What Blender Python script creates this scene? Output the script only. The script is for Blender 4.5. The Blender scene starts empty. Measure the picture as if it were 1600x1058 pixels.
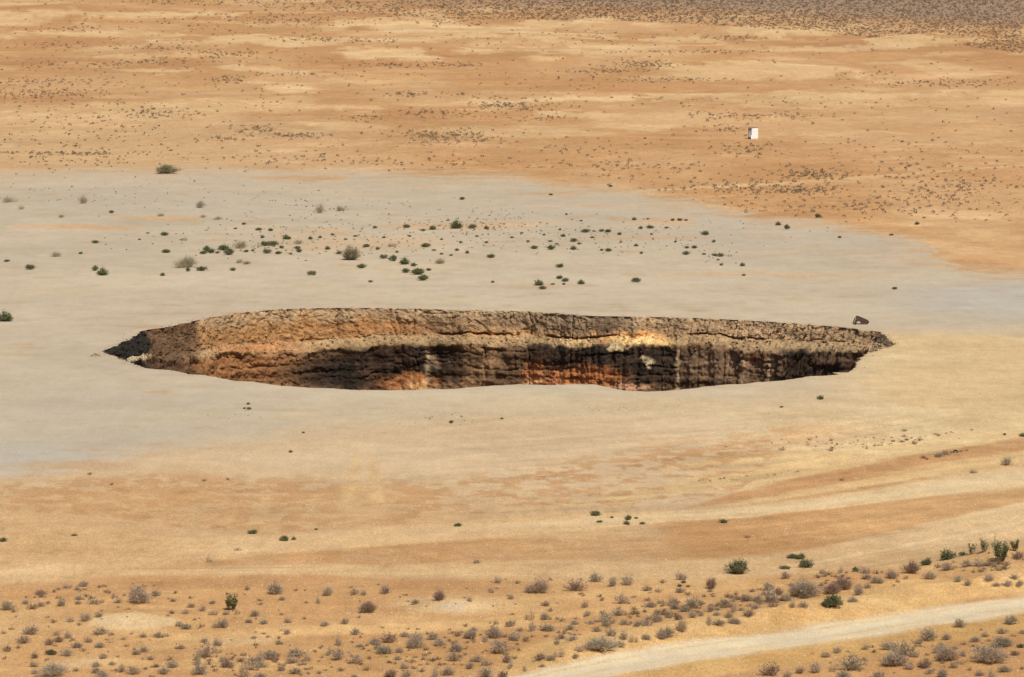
import bpy, math, random
import numpy as np
from mathutils import Vector

# ------------------------------------------------------------------ camera, sky, sun, exposure
scene = bpy.context.scene
W, H, F = 1600.0, 1058.0, 7030.0          # photo size and focal length in photo pixels
CAM = np.array((0.0, -400.0, 40.5))
PITCH = math.atan((529 + 168) / F)        # looking down from the ridge
SUN_EL, SUN_AZ = math.radians(56), math.radians(150)   # azimuth measured clockwise from +Y (view direction)

cam_d = bpy.data.cameras.new('camera')
cam_d.sensor_width = 36.0
cam_d.lens = F / W * 36.0
cam_d.clip_start = 1.0
cam_d.clip_end = 60000.0
cam_o = bpy.data.objects.new('camera', cam_d)
scene.collection.objects.link(cam_o)
cam_o.location = CAM
cam_o.rotation_euler = (math.pi / 2 - PITCH, 0, 0)
scene.camera = cam_o

world = bpy.data.worlds.new('World')
scene.world = world
world.use_nodes = True
wn = world.node_tree.nodes
bg = wn['Background']
sky = wn.new('ShaderNodeTexSky')
sky.sky_type = 'NISHITA'
sky.sun_disc = False
sky.sun_elevation = SUN_EL
sky.sun_rotation = SUN_AZ
sky.air_density = 1.0
sky.dust_density = 2.0
world.node_tree.links.new(sky.outputs['Color'], bg.inputs['Color'])
bg.inputs['Strength'].default_value = 0.085

sun_d = bpy.data.lights.new('sun', 'SUN')
sun_d.energy = 4.2
sun_d.angle = math.radians(0.53)
sun_d.color = (1.0, 0.95, 0.88)
sun_o = bpy.data.objects.new('sun', sun_d)
scene.collection.objects.link(sun_o)
sv = Vector((math.sin(SUN_AZ) * math.cos(SUN_EL), math.cos(SUN_AZ) * math.cos(SUN_EL), math.sin(SUN_EL)))
sun_o.rotation_euler = (-sv).to_track_quat('-Z', 'Y').to_euler()

scene.view_settings.view_transform = 'Standard'
scene.view_settings.look = 'None'
scene.view_settings.exposure = 0.0
scene.view_settings.gamma = 1.0
scene.view_settings.use_curve_mapping = False
scene.cycles.max_bounces = 4
scene.cycles.diffuse_bounces = 3

GAIN = 1.33      # scene light on level ground; palette colours below are divided by it
rng = np.random.default_rng(7)
random.seed(7)

# ------------------------------------------------------------------ geometry of the view (to place things on the ground)
cp, sp = math.cos(PITCH), math.sin(PITCH)
FWD = np.array((0, cp, -sp)); UP = np.array((0, sp, cp)); RT = np.array((1.0, 0, 0))

def project(P):
    d = P - CAM
    w = d @ FWD
    w = np.where(np.abs(w) < 1e-3, 1e-3, w)
    return W / 2 + F * (d @ RT) / w, H / 2 - F * (d @ UP) / w

def unproject(px, py, z=0.0):
    px = np.asarray(px, float); py = np.asarray(py, float)
    d = FWD * F + RT * (px - W / 2)[..., None] - UP * (py - H / 2)[..., None]
    t = (z - CAM[2]) / d[..., 2]
    return CAM + d * t[..., None]

# ------------------------------------------------------------------ noise
_perm = rng.permutation(65536).astype(np.int64)
_rand = rng.random(65536)
def _h(ix, iy, seed=0):
    return _rand[(_perm[(ix + seed * 131) & 65535] + iy * 57 + seed * 7) & 65535]
def vnoise(x, y, seed=0):
    ix = np.floor(x).astype(np.int64); iy = np.floor(y).astype(np.int64)
    fx = x - ix; fy = y - iy
    u = fx * fx * fx * (fx * (fx * 6 - 15) + 10); v = fy * fy * fy * (fy * (fy * 6 - 15) + 10)
    a = _h(ix, iy, seed); b = _h(ix + 1, iy, seed); c = _h(ix, iy + 1, seed); d = _h(ix + 1, iy + 1, seed)
    return (a * (1 - u) + b * u) * (1 - v) + (c * (1 - u) + d * u) * v
def fbm(x, y, o=4, seed=0):
    s = 0; a = 1.0; t = 0
    for i in range(o):
        s = s + a * vnoise(x, y, seed + i * 11); t += a
        x = x * 2.03 + 17.3; y = y * 2.03 + 5.1; a *= 0.5
    return s / t * 2 - 1       # about -0.7 .. 0.7
def cells(x, y, seed=0):
    """F1, F2 and the random value of the nearest cell"""
    ix = np.floor(x).astype(np.int64); iy = np.floor(y).astype(np.int64)
    f1 = np.full(x.shape, 9.0); f2 = np.full(x.shape, 9.0); cid = np.zeros(x.shape)
    for dx in (-1, 0, 1):
        for dy in (-1, 0, 1):
            jx = ix + dx; jy = iy + dy
            qx = jx + _h(jx, jy, seed + 1); qy = jy + _h(jx, jy, seed + 2)
            d = np.hypot(x - qx, y - qy)
            near = d < f1
            f2 = np.where(near, f1, np.minimum(f2, d))
            cid = np.where(near, _h(jx, jy, seed + 3), cid)
            f1 = np.where(near, d, f1)
    return f1, f2, cid
def sstep(a, b, x):
    t = np.clip((x - a) / (b - a), 0, 1)
    return t * t * (3 - 2 * t)
def lerp(a, b, m):
    return a + (np.asarray(b) - a) * m[..., None]
def s2l(c):
    c = np.asarray(c, float) / 255.0
    return np.where(c <= 0.04045, c / 12.92, ((c + 0.055) / 1.055) ** 2.4)
def pal(r, g, b):
    return s2l((r, g, b)) / GAIN

# ------------------------------------------------------------------ curves and areas traced on the ground
TRACK_UPPER = [(-330, 880), (-30, 868), (120, 866), (300, 858), (450, 848), (600, 838), (760, 824), (900, 816), (1050, 806), (1160, 800), (1300, 785), (1400, 770), (1500, 755), (1640, 738), (1950, 690)]
TRACK_UPPER_W = [48, 46, 42, 20, 15, 14, 15, 12, 8, 8, 9, 11, 14, 17, 18]
TRACK_MID = [(150, 893), (400, 890), (650, 890), (900, 891), (1050, 890), (1180, 884), (1300, 868), (1400, 850), (1500, 830), (1640, 800), (1950, 730)]
TRACK_MID_W = [4, 5, 8, 9, 14, 15, 13, 13, 15, 22, 24]
ROAD = [(800, 1078), (860, 1058), (950, 1040), (1050, 1022), (1150, 1008), (1250, 994), (1350, 980), (1450, 965), (1540, 951), (1650, 936), (1950, 893)]
ROAD_W = [17, 17, 17, 16, 15, 14, 14, 13, 13, 13, 13]

def band(px, py, line, widths, k=1.0, soft=0.35):
    """1 inside a band along a polyline, widths = half heights"""
    xs = [p[0] for p in line]
    c = np.interp(px, xs, [p[1] for p in line]); w = np.interp(px, xs, widths)
    d = np.abs(py - c) / w
    m = 1 - sstep(1 - soft, 1 + soft, d)
    return m * sstep(xs[0] - 40, xs[0] + 10, px) * (1 - sstep(xs[-1] - 10, xs[-1] + 40, px))
def blob(px, py, cx, cy, rx, ry, soft=0.5, tilt=0.0):
    yy = py - cy - (px - cx) * tilt
    d = np.hypot((px - cx) / rx, yy / ry)
    return 1 - sstep(1 - soft, 1 + soft, d)
def between(px, py, top, bot, st=6.0, sb=6.0):
    """between two curves y = top(x) and y = bot(x); nothing outside the x range of the curves"""
    xs = [p[0] for p in top]; xb = [p[0] for p in bot]
    t = np.interp(px, xs, [p[1] for p in top]); b = np.interp(px, xb, [p[1] for p in bot])
    return sstep(t - st, t + st, py) * (1 - sstep(b - sb, b + sb, py))

# rim of the crater, traced on level ground
RIM_FAR = [(163, 547), (175, 543), (190, 537), (205, 528), (222, 518), (240, 514), (260, 511), (280, 507), (310, 500), (330, 495), (380, 488), (430, 483.5), (480, 481.5), (560, 481), (650, 482), (720, 485), (790, 485.5), (850, 487.5), (900, 492), (940, 494), (1000, 495), (1080, 496.5), (1150, 499.5), (1200, 502.5), (1250, 505.5), (1290, 509), (1320, 512), (1350, 515.5), (1378, 519), (1388, 528), (1395, 540)]
RIM_NEAR = [(1380, 544), (1365, 548), (1350, 555), (1337, 565), (1334, 573), (1325, 582), (1312, 585), (1300, 582), (1288, 587), (1268, 588), (1250, 590), (1230, 594), (1180, 597), (1150, 600), (1100, 604), (1060, 609), (1010, 611.5), (970, 609.5), (945, 604), (925, 600.5), (890, 601), (850, 602), (810, 600.5), (780, 602), (740, 605), (700, 607.5), (650, 609), (580, 609), (520, 607), (480, 605), (440, 602), (400, 596.5), (370, 595), (330, 588.5), (290, 583), (255, 577), (228, 575), (215, 570), (195, 563), (178, 557), (166, 551)]
rim_px = np.array(RIM_FAR + RIM_NEAR, float)
rim_w = unproject(rim_px[:, 0], rim_px[:, 1])[:, :2]
CEN = np.array(((rim_w[:, 0].min() + rim_w[:, 0].max()) / 2, (rim_w[:, 1].min() + rim_w[:, 1].max()) / 2))
_a = np.arctan2(rim_w[:, 1] - CEN[1], rim_w[:, 0] - CEN[0]); _r = np.hypot(rim_w[:, 0] - CEN[0], rim_w[:, 1] - CEN[1])
_o = np.argsort(_a); _a = _a[_o]; _r = _r[_o]
_a = np.concatenate((_a[-3:] - 2 * math.pi, _a, _a[:3] + 2 * math.pi)); _r = np.concatenate((_r[-3:], _r, _r[:3]))
def rim_r(th):
    th = (th + math.pi) % (2 * math.pi) - math.pi
    r = np.interp(th, _a, _r)
    return r + 0.10 * fbm(th * 90, th * 0 + 2, 3, 5) + 0.40 * fbm(th * 22, th * 0 + 7, 3, 9)
def rim_dist(x, y):
    th = np.arctan2(y - CEN[1], x - CEN[0])
    return np.hypot(x - CEN[0], y - CEN[1]) - rim_r(th)

MOUNDS = [(205, 968, 75, 12, 0.45), (700, 947, 60, 11, 0.35), (1572, 882, 75, 24, 1.1), (1340, 905, 120, 18, 0.35), (940, 700, 0.1, 0.1, 0),
          (860, 592, 90, 9, 0.15), (1340, 660, 160, 12, 0.25), (1330, 715, 210, 8, 0.2)]
# low sand dunes far off: px, py, half width, half height, metres high
DUNES = [(1440, 66, 110, 9, 2.2), (1240, 53, 90, 8, 1.8), (930, 36, 50, 5, 1.5), (600, 85, 120, 7, 1.4), (620, 36, 110, 6, 1.5), (420, 62, 130, 8, 1.4),
         (1210, 114, 200, 10, 1.2), (250, 88, 90, 6, 1.2), (120, 26, 180, 6, 1.6), (1010, 98, 60, 7, 1.4), (400, 106, 60, 5, 1.0), (440, 138, 60, 6, 0.9),
         (520, 167, 80, 5, 0.8), (1500, 148, 150, 10, 0.9), (700, 205, 110, 12, 0.8), (830, 68, 120, 6, 1.2)]

def height(x, y):
    z = np.zeros_like(x)
    d = np.hypot(x - CAM[0], y - CAM[1])
    # the ridge the view is taken from
    z = z + 38.6 * np.clip((-236 - y) / 164, 0, 1)
    px, py = project(np.stack((x, y, np.zeros_like(x)), -1))
    vis = (y > -250) & (y < 3200)
    px = np.where(vis, px, -9999); py = np.where(vis, py, -9999)
    for cx, cy, rx, ry, h in MOUNDS:
        q = ((px - cx) / rx) ** 2 + ((py - cy) / ry) ** 2
        z = z + h * np.exp(-q * 1.2)
    for cx, cy, rx, ry, h in DUNES:
        q = ((px - cx) / rx) ** 2 + ((py - cy) / ry) ** 2
        z = z + h * np.exp(-q * 1.3)
    # bank beside the pale road and the tracks' shallow beds
    c = np.interp(px, [p[0] for p in ROAD], [p[1] for p in ROAD])
    onr = sstep(820, 900, px) * vis
    z = z + onr * 0.75 * np.exp(-((py - (c - 33)) / 13.0) ** 2) * (0.75 + 0.5 * fbm(x / 3, y / 3, 3, 41))
    z = z - onr * 0.12 * np.exp(-((py - c) / 11.0) ** 2)
    # general unevenness, calm round the crater
    rough = sstep(95, 150, d * 0 + np.maximum(np.abs(y - CEN[1]), np.abs(x - CEN[0]) * 0.7))
    far = sstep(120, 500, y)
    z = z + far * (1.3 * fbm(x / 70, y / 110, 4, 21) + 0.35 * fbm(x / 14, y / 22, 3, 23)) * (1 - sstep(6000, 9000, d))
    fore = sstep(-150, -205, y)
    z = z + fore * (0.16 * fbm(x / 5.0, y / 5.0, 3, 25)) + 0.05 * fbm(x / 3.0, y / 5.0, 3, 27) * sstep(2, 12, rim_dist(x, y))
    return z

def ground_at(px, py):
    px = np.atleast_1d(np.asarray(px, float)); py = np.atleast_1d(np.asarray(py, float))
    z = np.zeros_like(px)
    for i in range(7):
        P = unproject(px, py, z)
        z = 0.4 * z + 0.6 * height(P[:, 0], P[:, 1])
    P[:, 2] = height(P[:, 0], P[:, 1])
    return P

# ------------------------------------------------------------------ soil colours
def soil(P):
    x, y = P[:, 0], P[:, 1]
    px, py = project(P)
    behind = y < -395
    px = np.where(behind, 400.0, px); py = np.where(behind, 1200.0, py)
    px = np.clip(px, -3000, 4600); py = np.clip(py, -160, 1500)
    n_big = fbm(x / 45, y / 60, 4, 51); n_mid = fbm(x / 11, y / 14, 4, 53); n_sm = fbm(x / 2.6, y / 3.2, 4, 55); n_st = fbm(x / 16, y / 3.0, 4, 57)
    wx = px + 26 * n_mid + 10 * n_sm
    wy = py + 5.0 * n_mid + 3.0 * n_sm
    farstreak = fbm(x / 30, y / 70, 5, 61)
    n = len(x)
    fa = sstep(150, 420, y)
    nz = (n_st * .55 + n_sm * .45) * (1 - fa) + fbm(x / 9, y / 45, 4, 65) * fa
    def rag(m, a=.55): return sstep(.30, .70, m + a * nz * 1.3 * sstep(0, .15, m))
    ORANGE = pal(200, 152, 100); PALE = pal(226, 188, 135); PEACH = pal(210, 167, 117); PLAYA = pal(203, 184, 154); GREY = pal(190, 177, 154)
    SAND = pal(220, 188, 138); OCHRE = pal(197, 150, 99); DKOCH = pal(191, 144, 92); ROADC = pal(232, 211, 172); BERM = pal(221, 178, 117); FORE = pal(209, 163, 107)
    c = np.tile(ORANGE, (n, 1))
    # far plain: orange with paler and browner drifts
    c = lerp(c, pal(192, 142, 92), sstep(0.05, 0.45, -farstreak) * 0.8)
    c = lerp(c, PEACH, sstep(0.02, 0.35, farstreak) * 0.75)
    c = lerp(c, PALE, sstep(0.28, 0.42, fbm(x / 26, y / 60, 5, 63)) * 0.55)
    c = lerp(c, pal(215, 181, 133), blob(wx, wy, 120, 225, 420, 48, 0.6) * 0.65)
    c = lerp(c, PEACH, blob(wx, wy, 1500, 200, 260, 70, 0.8) * 0.5)
    # pale dune faces
    for cx, cy, rx, ry, t in [(60, 22, 190, 5, 0), (20, 30, 60, 6, 0), (300, 24, 60, 4, 0), (140, 53, 160, 3, 0), (410, 62, 70, 7, 0.03), (330, 66, 120, 3, 0), (250, 87, 110, 3, 0),
                           (480, 66, 60, 4, -.05), (620, 38, 80, 8, 0), (700, 45, 150, 5, 0), (600, 84, 95, 8, 0.02), (720, 80, 120, 4, 0), (400, 107, 60, 4, .08), (440, 136, 45, 6, .06),
                           (520, 168, 55, 4, 0), (230, 110, 60, 3, 0), (850, 36, 45, 4, 0), (925, 33, 42, 5, -.08), (1020, 38, 30, 3, 0), (830, 55, 120, 5, 0), (1190, 48, 60, 6, 0), (1240, 54, 85, 7, -0.12), (1060, 62, 70, 5, 0),
                           (1440, 65, 90, 9, -.04), (1340, 75, 140, 5, -.02), (1180, 108, 160, 9, 0.03), (1090, 120, 130, 5, 0), (1300, 118, 60, 4, 0), (880, 80, 120, 4, 0.02), (850, 92, 40, 3, 0),
                           (1050, 150, 260, 3, -.03), (1400, 150, 240, 5, -.03), (880, 178, 60, 4, 0), (1060, 192, 130, 6, 0), (1240, 192, 60, 4, 0), (1560, 203, 70, 6, -.02), (1045, 239, 55, 4, 0), (700, 225, 120, 3, -.06),
                           (430, 222, 200, 5, -.01), (60, 200, 160, 9, 0), (1230, 286, 200, 3, -.05), (1500, 258, 130, 3, -.05), (1530, 335, 110, 7, -.03), (1570, 400, 90, 8, -.02), (1450, 325, 50, 3, 0)]:
        c = lerp(c, PALE if cy < 180 else PEACH * 1.05, rag(blob(wx, wy, cx, cy, rx, ry, 0.8, t)) * (0.8 if cy < 180 else 0.6))
    c = lerp(c, pal(222, 186, 136), band(px, py + 1.5 * nz, [(1005, 298), (1200, 288), (1400, 273), (1660, 254)], [1.8, 1.6, 1.4, 1.2], soft=.6) * sstep(-.5, -.1, nz) * .8)
    # scrub covered soil in the far distance
    c = lerp(c, pal(166, 137, 110), (1 - sstep(6, 34, wy - 26 * sstep(900, 1600, px) + 10)) * sstep(380, 1000, wx) * 0.95)
    # the pale clay flat round the crater
    top = [(-400, 274), (0, 272), (100, 268), (250, 270), (330, 266), (450, 270), (560, 271), (700, 275), (820, 278), (850, 289), (950, 296), (1050, 314), (1130, 328), (1180, 345), (1290, 350), (1330, 360), (1400, 372), (1448, 384), (1452, 400), (1500, 424), (1600, 428), (2000, 430)]
    bot = [(-400, 760), (0, 740), (150, 712), (300, 700), (500, 680), (620, 660), (760, 650), (900, 645), (1100, 640), (1300, 640), (2000, 640)]
    m0 = between(px + 34 * n_mid + 14 * n_sm, py + 5 * n_mid + (6 + 9 * sstep(750, 1000, px)) * n_st, top, bot, 5 + 3 * sstep(750, 1000, px), 40)
    m = rag(m0, .9) * .65 + m0 * .35
    c = lerp(c, pal(206, 178, 138), between(px + 30 * n_mid, py + 8 * n_st + 6 * n_mid, [(p[0], p[1] - 9) for p in top], bot, 7, 30) * .55)
    c = lerp(c, PLAYA, m)
    edge = between(wx, wy + 5 * n_st, [(p[0], p[1] - 2) for p in top], [(p[0], p[1] + 46) for p in top], 3, 20)
    c = lerp(c, PEACH, m * edge * sstep(-.05, 0.3, n_st + .5 * n_mid) * (.35 + .5 * sstep(700, 900, px)))
    for cx, cy, rx, ry, a in [(150, 325, 300, 40, .5), (330, 310, 380, 30, .45), (900, 325, 220, 28, .6), (1100, 350, 220, 25, .6), (1250, 375, 180, 30, .75), (1540, 470, 150, 34, 1.0), (1300, 420, 180, 20, .4),
                              (120, 400, 260, 20, .4), (700, 335, 300, 14, .3), (170, 640, 260, 42, .7), (60, 715, 170, 30, .95), (330, 690, 200, 22, .7), (470, 668, 140, 14, .6), (100, 560, 120, 28, .4), (800, 460, 700, 14, .25), (640, 690, 120, 12, .35)]:
        c = lerp(c, GREY, m * blob(wx, wy, cx, cy, rx, ry, 0.8) * a * (.75 + .9 * nz))
    c = lerp(c, pal(192, 183, 167), m * blob(wx, wy, 1560, 465, 120, 22, 0.8) * .7 + m * blob(wx, wy, 50, 725, 150, 24, .8) * .6)
    for cx, cy, rx, ry, a in [(130, 357, 90, 4, .7), (250, 341, 70, 3, .6), (480, 360, 60, 3, .5), (720, 352, 130, 5, .6), (1030, 345, 60, 6, .7), (1000, 370, 90, 4, .4), (560, 382, 160, 12, .35), (470, 278, 70, 4, .7), (850, 300, 60, 4, .6), (1180, 430, 200, 4, .35)]:
        c = lerp(c, PEACH, m * rag(blob(wx, wy + 2 * n_st, cx, cy, rx, ry, 0.9)) * a)
    # warm sand right of and in front of the crater
    ms = sstep(505, 530, wy + 6 * n_mid) * sstep(1180, 1420, wx)
    ms = np.maximum(ms, sstep(600, 640, wy) * sstep(520, 1250, wx) * 0.8)
    ms = np.maximum(ms, sstep(560, 640, wy) * sstep(900, 1500, wx))
    c = lerp(c, SAND, ms * sstep(500, 520, py))
    c = lerp(c, pal(205, 184, 148), blob(wx, wy, 820, 655, 420, 34, .7) * .6)
    # gravelly orange ground between the crater and the tracks
    c = lerp(c, pal(215, 186, 145), sstep(635, 690, wy + 10 * n_mid + 70 * sstep(500, 0, px) * -1) * (1 - m * .75) * (1 - sstep(1050, 1250, px)))
    low = sstep(720, 800, wy + 22 * n_mid - 30 * sstep(500, 1100, px) - 12 * sstep(1100, 1500, px))
    c = lerp(c, pal(207, 168, 118), low * 0.9)
    gr = sstep(-0.16, 0.14, fbm(x / 1.1, y / 1.7, 4, 67) * .8 + .35 * n_sm + .35 * n_mid)
    qx = px + 8 * n_mid + 3 * n_sm; qy = py + 1.5 * n_mid + 1.6 * n_sm
    for cx, cy, rx, ry, t, a in [(1020, 730, 240, 24, -.13, .5), (1180, 690, 200, 14, -.16, .7), (1340, 690, 170, 14, -.04, .7), (1040, 700, 180, 20, -.15, .5)]:
        c = lerp(c, pal(202, 158, 108), sstep(.1, .95, blob(wx, wy + 3 * n_st, cx, cy, rx, ry, 0.9, t) * (.3 + .7 * gr)) * a * .85)
    c = lerp(c, pal(222, 187, 132), (rag(blob(qx, qy, 1270, 706, 200, 8, .5, -.10)) + rag(blob(qx, qy, 1230, 735, 360, 13, .5, -.15))).clip(0, 1) * .85)
    m = between(qx, qy, [(-400, 765), (0, 752), (300, 738), (520, 748), (700, 748), (900, 722), (1050, 705), (1150, 690), (1260, 668), (1300, 668)], [(-400, 790), (0, 797), (150, 806), (300, 826), (420, 838), (560, 830), (700, 808), (800, 800), (900, 805), (1000, 803), (1150, 770), (1260, 690), (1300, 660)], 22, 2.5) * (1 - sstep(1150, 1290, px))
    ruts = np.exp(-((px - 570 - .1 * (760 - py)) / 38.0) ** 2)
    c = lerp(c, pal(194, 148, 99), sstep(.1, .95, m * (.3 + .7 * gr)) * .7 * (1 - .75 * ruts))
    # plain brown gravel fields
    m = between(qx, qy, [(-900, 990), (1030, 800), (1250, 745), (1420, 712), (1600, 682), (2400, 600)], [(-900, 700), (1000, 800), (1150, 785), (1300, 765), (1450, 735), (1600, 703), (2400, 620)], 3, 3) * sstep(980, 1120, wx)
    c = lerp(c, OCHRE, m * .95)
    c = lerp(c, pal(218, 181, 126), between(qx, qy, [(-900, 990), (1100, 790), (1300, 758), (1450, 726), (1600, 704), (2400, 600)], [(-900, 700), (1100, 796), (1300, 768), (1450, 744), (1600, 722), (2400, 650)], 3, 3) * sstep(1100, 1300, wx) * .8)
    m = between(qx, qy, [(900, 845), (1040, 815), (1200, 800), (1350, 782), (1480, 772), (1640, 745), (2400, 640)], [(900, 872), (1050, 876), (1200, 868), (1300, 850), (1400, 830), (1500, 806), (1640, 776), (2400, 680)], 3, 2.5) * sstep(985, 1080, wx + 20 * n_sm)
    c = lerp(c, DKOCH * 1.04, m * .95)
    m = between(qx, qy, [(150, 885), (330, 868), (600, 853), (760, 842), (1000, 838), (1080, 845)], [(150, 890), (330, 884), (600, 882), (760, 878), (1000, 872), (1080, 866)], 3, 3) * sstep(190, 300, wx) * (1 - sstep(980, 1090, wx))
    c = lerp(c, OCHRE, m * (.55 + .4 * gr) * (1 - .35 * sstep(700, 900, px)))
    m = between(qx, qy, [(900, 830), (1150, 790), (1300, 769), (1450, 745), (1600, 722), (2400, 600)], [(900, 832), (1150, 794), (1300, 777), (1450, 758), (1600, 735), (2400, 620)], 1.5, 1.5) * sstep(1080, 1250, px)
    c = lerp(c, pal(201, 156, 104), m * (.55 + .4 * gr))
    sweep_c = np.interp(px, [p[0] for p in TRACK_UPPER], [p[1] for p in TRACK_UPPER])
    sweep = fbm(px / 170, (py - sweep_c) / 4.2, 4, 69)
    c = c * (1 + .16 * sweep * sstep(620, 680, py) * (1 - sstep(880, 910, py)) * sstep(500, 900, px))[:, None]
    # foreground sand with scrub
    f = sstep(0, 7, py + 2.5 * n_st + 2 * n_sm + 2 * n_mid - np.interp(px, [-400, 0, 150, 400, 700, 1000, 1200, 1400, 1600, 2400], [925, 912, 898, 896, 900, 903, 898, 882, 850, 760]))
    c = lerp(c, FORE, f)
    c = lerp(c, OCHRE, f * rag(sstep(-.1, 0.4, n_mid), .8) * .6)
    c = lerp(c, pal(217, 175, 120), f * rag(sstep(-.05, 0.4, -n_mid), .7) * .6)
    c = lerp(c, OCHRE, f * (1 - sstep(14, 34, py - np.interp(px, [0, 150, 400, 700, 1000], [912, 898, 896, 900, 903]) + 8 * n_mid + 5 * n_sm)) * (1 - sstep(700, 1000, px)) * .95)
    c = lerp(c, DKOCH, f * (blob(wx, wy, 620, 1025, 300, 34, .7, -.05) * .4 + blob(wx, wy, 980, 985, 240, 34, .6, -.12) * .65 + blob(wx, wy, 1530, 985, 180, 60, .6, -.1) * .55))
    c = lerp(c, pal(223, 190, 141), f * (rag(blob(wx, wy, 205, 968, 72, 13, .7)) + blob(wx, wy, 150, 1038, 60, 8, .6) * .8 + blob(wx, wy, 700, 946, 75, 12, .6) * .7 + blob(wx, wy, 380, 1000, 60, 6, .7) * .5).clip(0, 1))
    c = lerp(c, pal(206, 184, 148), f * blob(wx, wy, 706, 948, 24, 7, .5) * .9)
    for cx, cy, rx, ry, t in [(800, 968, 330, 6, -.08), (560, 985, 260, 6, -.03), (1000, 925, 200, 5, -.05), (300, 1040, 220, 7, 0), (1420, 915, 90, 6, -.05)]:
        c = lerp(c, pal(218, 174, 115), f * rag(blob(wx, wy, cx, cy, rx, ry, .9, t)) * .7)
    # tracks and the pale road with its bank
    t1 = band(wx * .5 + px * .5, py + 2 * n_st + 1.5 * n_sm, TRACK_UPPER, TRACK_UPPER_W)
    c = lerp(c, pal(210, 170, 119), t1)
    c = lerp(c, pal(219, 181, 131), t1 * sstep(150, 520, px))
    c = lerp(c, pal(226, 195, 146), t1 * sstep(850, 1250, px) * .7)
    c = lerp(c, pal(228, 200, 152), band(px, py + 2 * n_sm, TRACK_UPPER, [.3 * w for w in TRACK_UPPER_W], soft=.7) * sstep(500, 1200, px) * .95)
    c = lerp(c, pal(227, 190, 138), band(px, py - 24 + 3 * n_st, TRACK_UPPER, [10] * 15, soft=.7) * (1 - sstep(60, 320, px)) * .6)
    t2 = band(wx * .4 + px * .6, py + 2 * n_st, TRACK_MID, TRACK_MID_W)
    c = lerp(c, pal(213, 175, 125), t2 * .9)
    c = lerp(c, pal(226, 194, 145), band(px, py - 6 + 2 * n_sm, TRACK_MID, [2.2] * 11, soft=.8) * sstep(1150, 1300, px) * .8)
    c = lerp(c, pal(190, 146, 100), (band(px, py + 3, TRACK_MID, [1.1] * 11, soft=.8) + band(px, py - 4, TRACK_MID, [1.0] * 11, soft=.8)) * (1 - sstep(600, 1000, px)) * .6 * sstep(-.3, .1, n_st))
    tb = band(wx * .3 + px * .7, py + 33 + 5 * n_mid, ROAD, [25, 25, 24, 23, 22, 22, 22, 20, 16, 14, 14], soft=.3)
    c = lerp(c, BERM, tb * .95)
    c = lerp(c, pal(214, 170, 106), band(px, py - 26 + 3 * n_mid, ROAD, [18] * 11, soft=.4) * .9)
    t3 = band(px, py + 3.5 * n_sm + 5 * n_st + 3 * n_mid, ROAD, ROAD_W, soft=.4)
    c = lerp(c, ROADC, t3)
    c = lerp(c, pal(231, 213, 175), band(px, py + 2 + 3 * n_st, ROAD, [7] * 11, soft=.7) * .6 * sstep(-.25, .2, n_st))
    c = lerp(c, pal(224, 192, 138), (band(px, py - 6 + 3 * n_st, ROAD, [1.8] * 11, soft=.8) + band(px, py + 7 + 3 * n_st, ROAD, [1.8] * 11, soft=.8)) * .7 * sstep(-.3, .15, n_sm + n_st))
    # two wheel ruts running up to the crater
    for line in ([(542, 800), (547, 770), (553, 740), (556, 712), (558, 690)], [(590, 800), (588, 770), (586, 740), (580, 712), (572, 690)]):
        yy = np.array([p[1] for p in line][::-1]); xx = np.array([p[0] for p in line][::-1])
        cxl = np.interp(py, yy, xx); wl = np.interp(py, [690, 800], [7, 14])
        c = lerp(c, pal(217, 181, 128), (1 - sstep(.5, 1.4, np.abs(px - cxl + 3 * n_sm) / wl)) * sstep(690, 735, py) * (1 - sstep(780, 812, py)) * .8 * (.8 + .8 * nz))
    # sand patches and tone drift everywhere
    tone = 1 + 0.07 * n_mid + 0.07 * n_sm + 0.07 * n_big + .06 * nz
    return np.clip(c * tone[:, None], 0, 1)

# ------------------------------------------------------------------ materials
def new_mat(name, rough=0.95):
    m = bpy.data.materials.new(name); m.use_nodes = True
    b = m.node_tree.nodes['Principled BSDF']
    b.inputs['Roughness'].default_value = rough
    b.inputs['Specular IOR Level'].default_value = 0.15
    return m, m.node_tree.nodes, m.node_tree.links, b
def noise_node(N, L, vec, scale, detail=4, rough=0.55):
    t = N.new('ShaderNodeTexNoise'); t.inputs['Scale'].default_value = scale; t.inputs['Detail'].default_value = detail; t.inputs['Roughness'].default_value = rough
    if vec is not None: L.new(vec, t.inputs['Vector'])
    return t.outputs['Fac']
def map_range(N, L, v, a, b, c, d):
    t = N.new('ShaderNodeMapRange'); t.inputs[1].default_value = a; t.inputs[2].default_value = b; t.inputs[3].default_value = c; t.inputs[4].default_value = d
    L.new(v, t.inputs[0]); return t.outputs[0]
def math_node(N, L, op, a, b):
    t = N.new('ShaderNodeMath'); t.operation = op
    for i, v in enumerate((a, b)):
        if isinstance(v, (int, float)): t.inputs[i].default_value = v
        else: L.new(v, t.inputs[i])
    return t.outputs[0]
def scale_col(N, L, col, fac):
    t = N.new('ShaderNodeVectorMath'); t.operation = 'SCALE'
    L.new(col, t.inputs[0]); L.new(fac, t.inputs['Scale']); return t.outputs[0]

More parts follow.
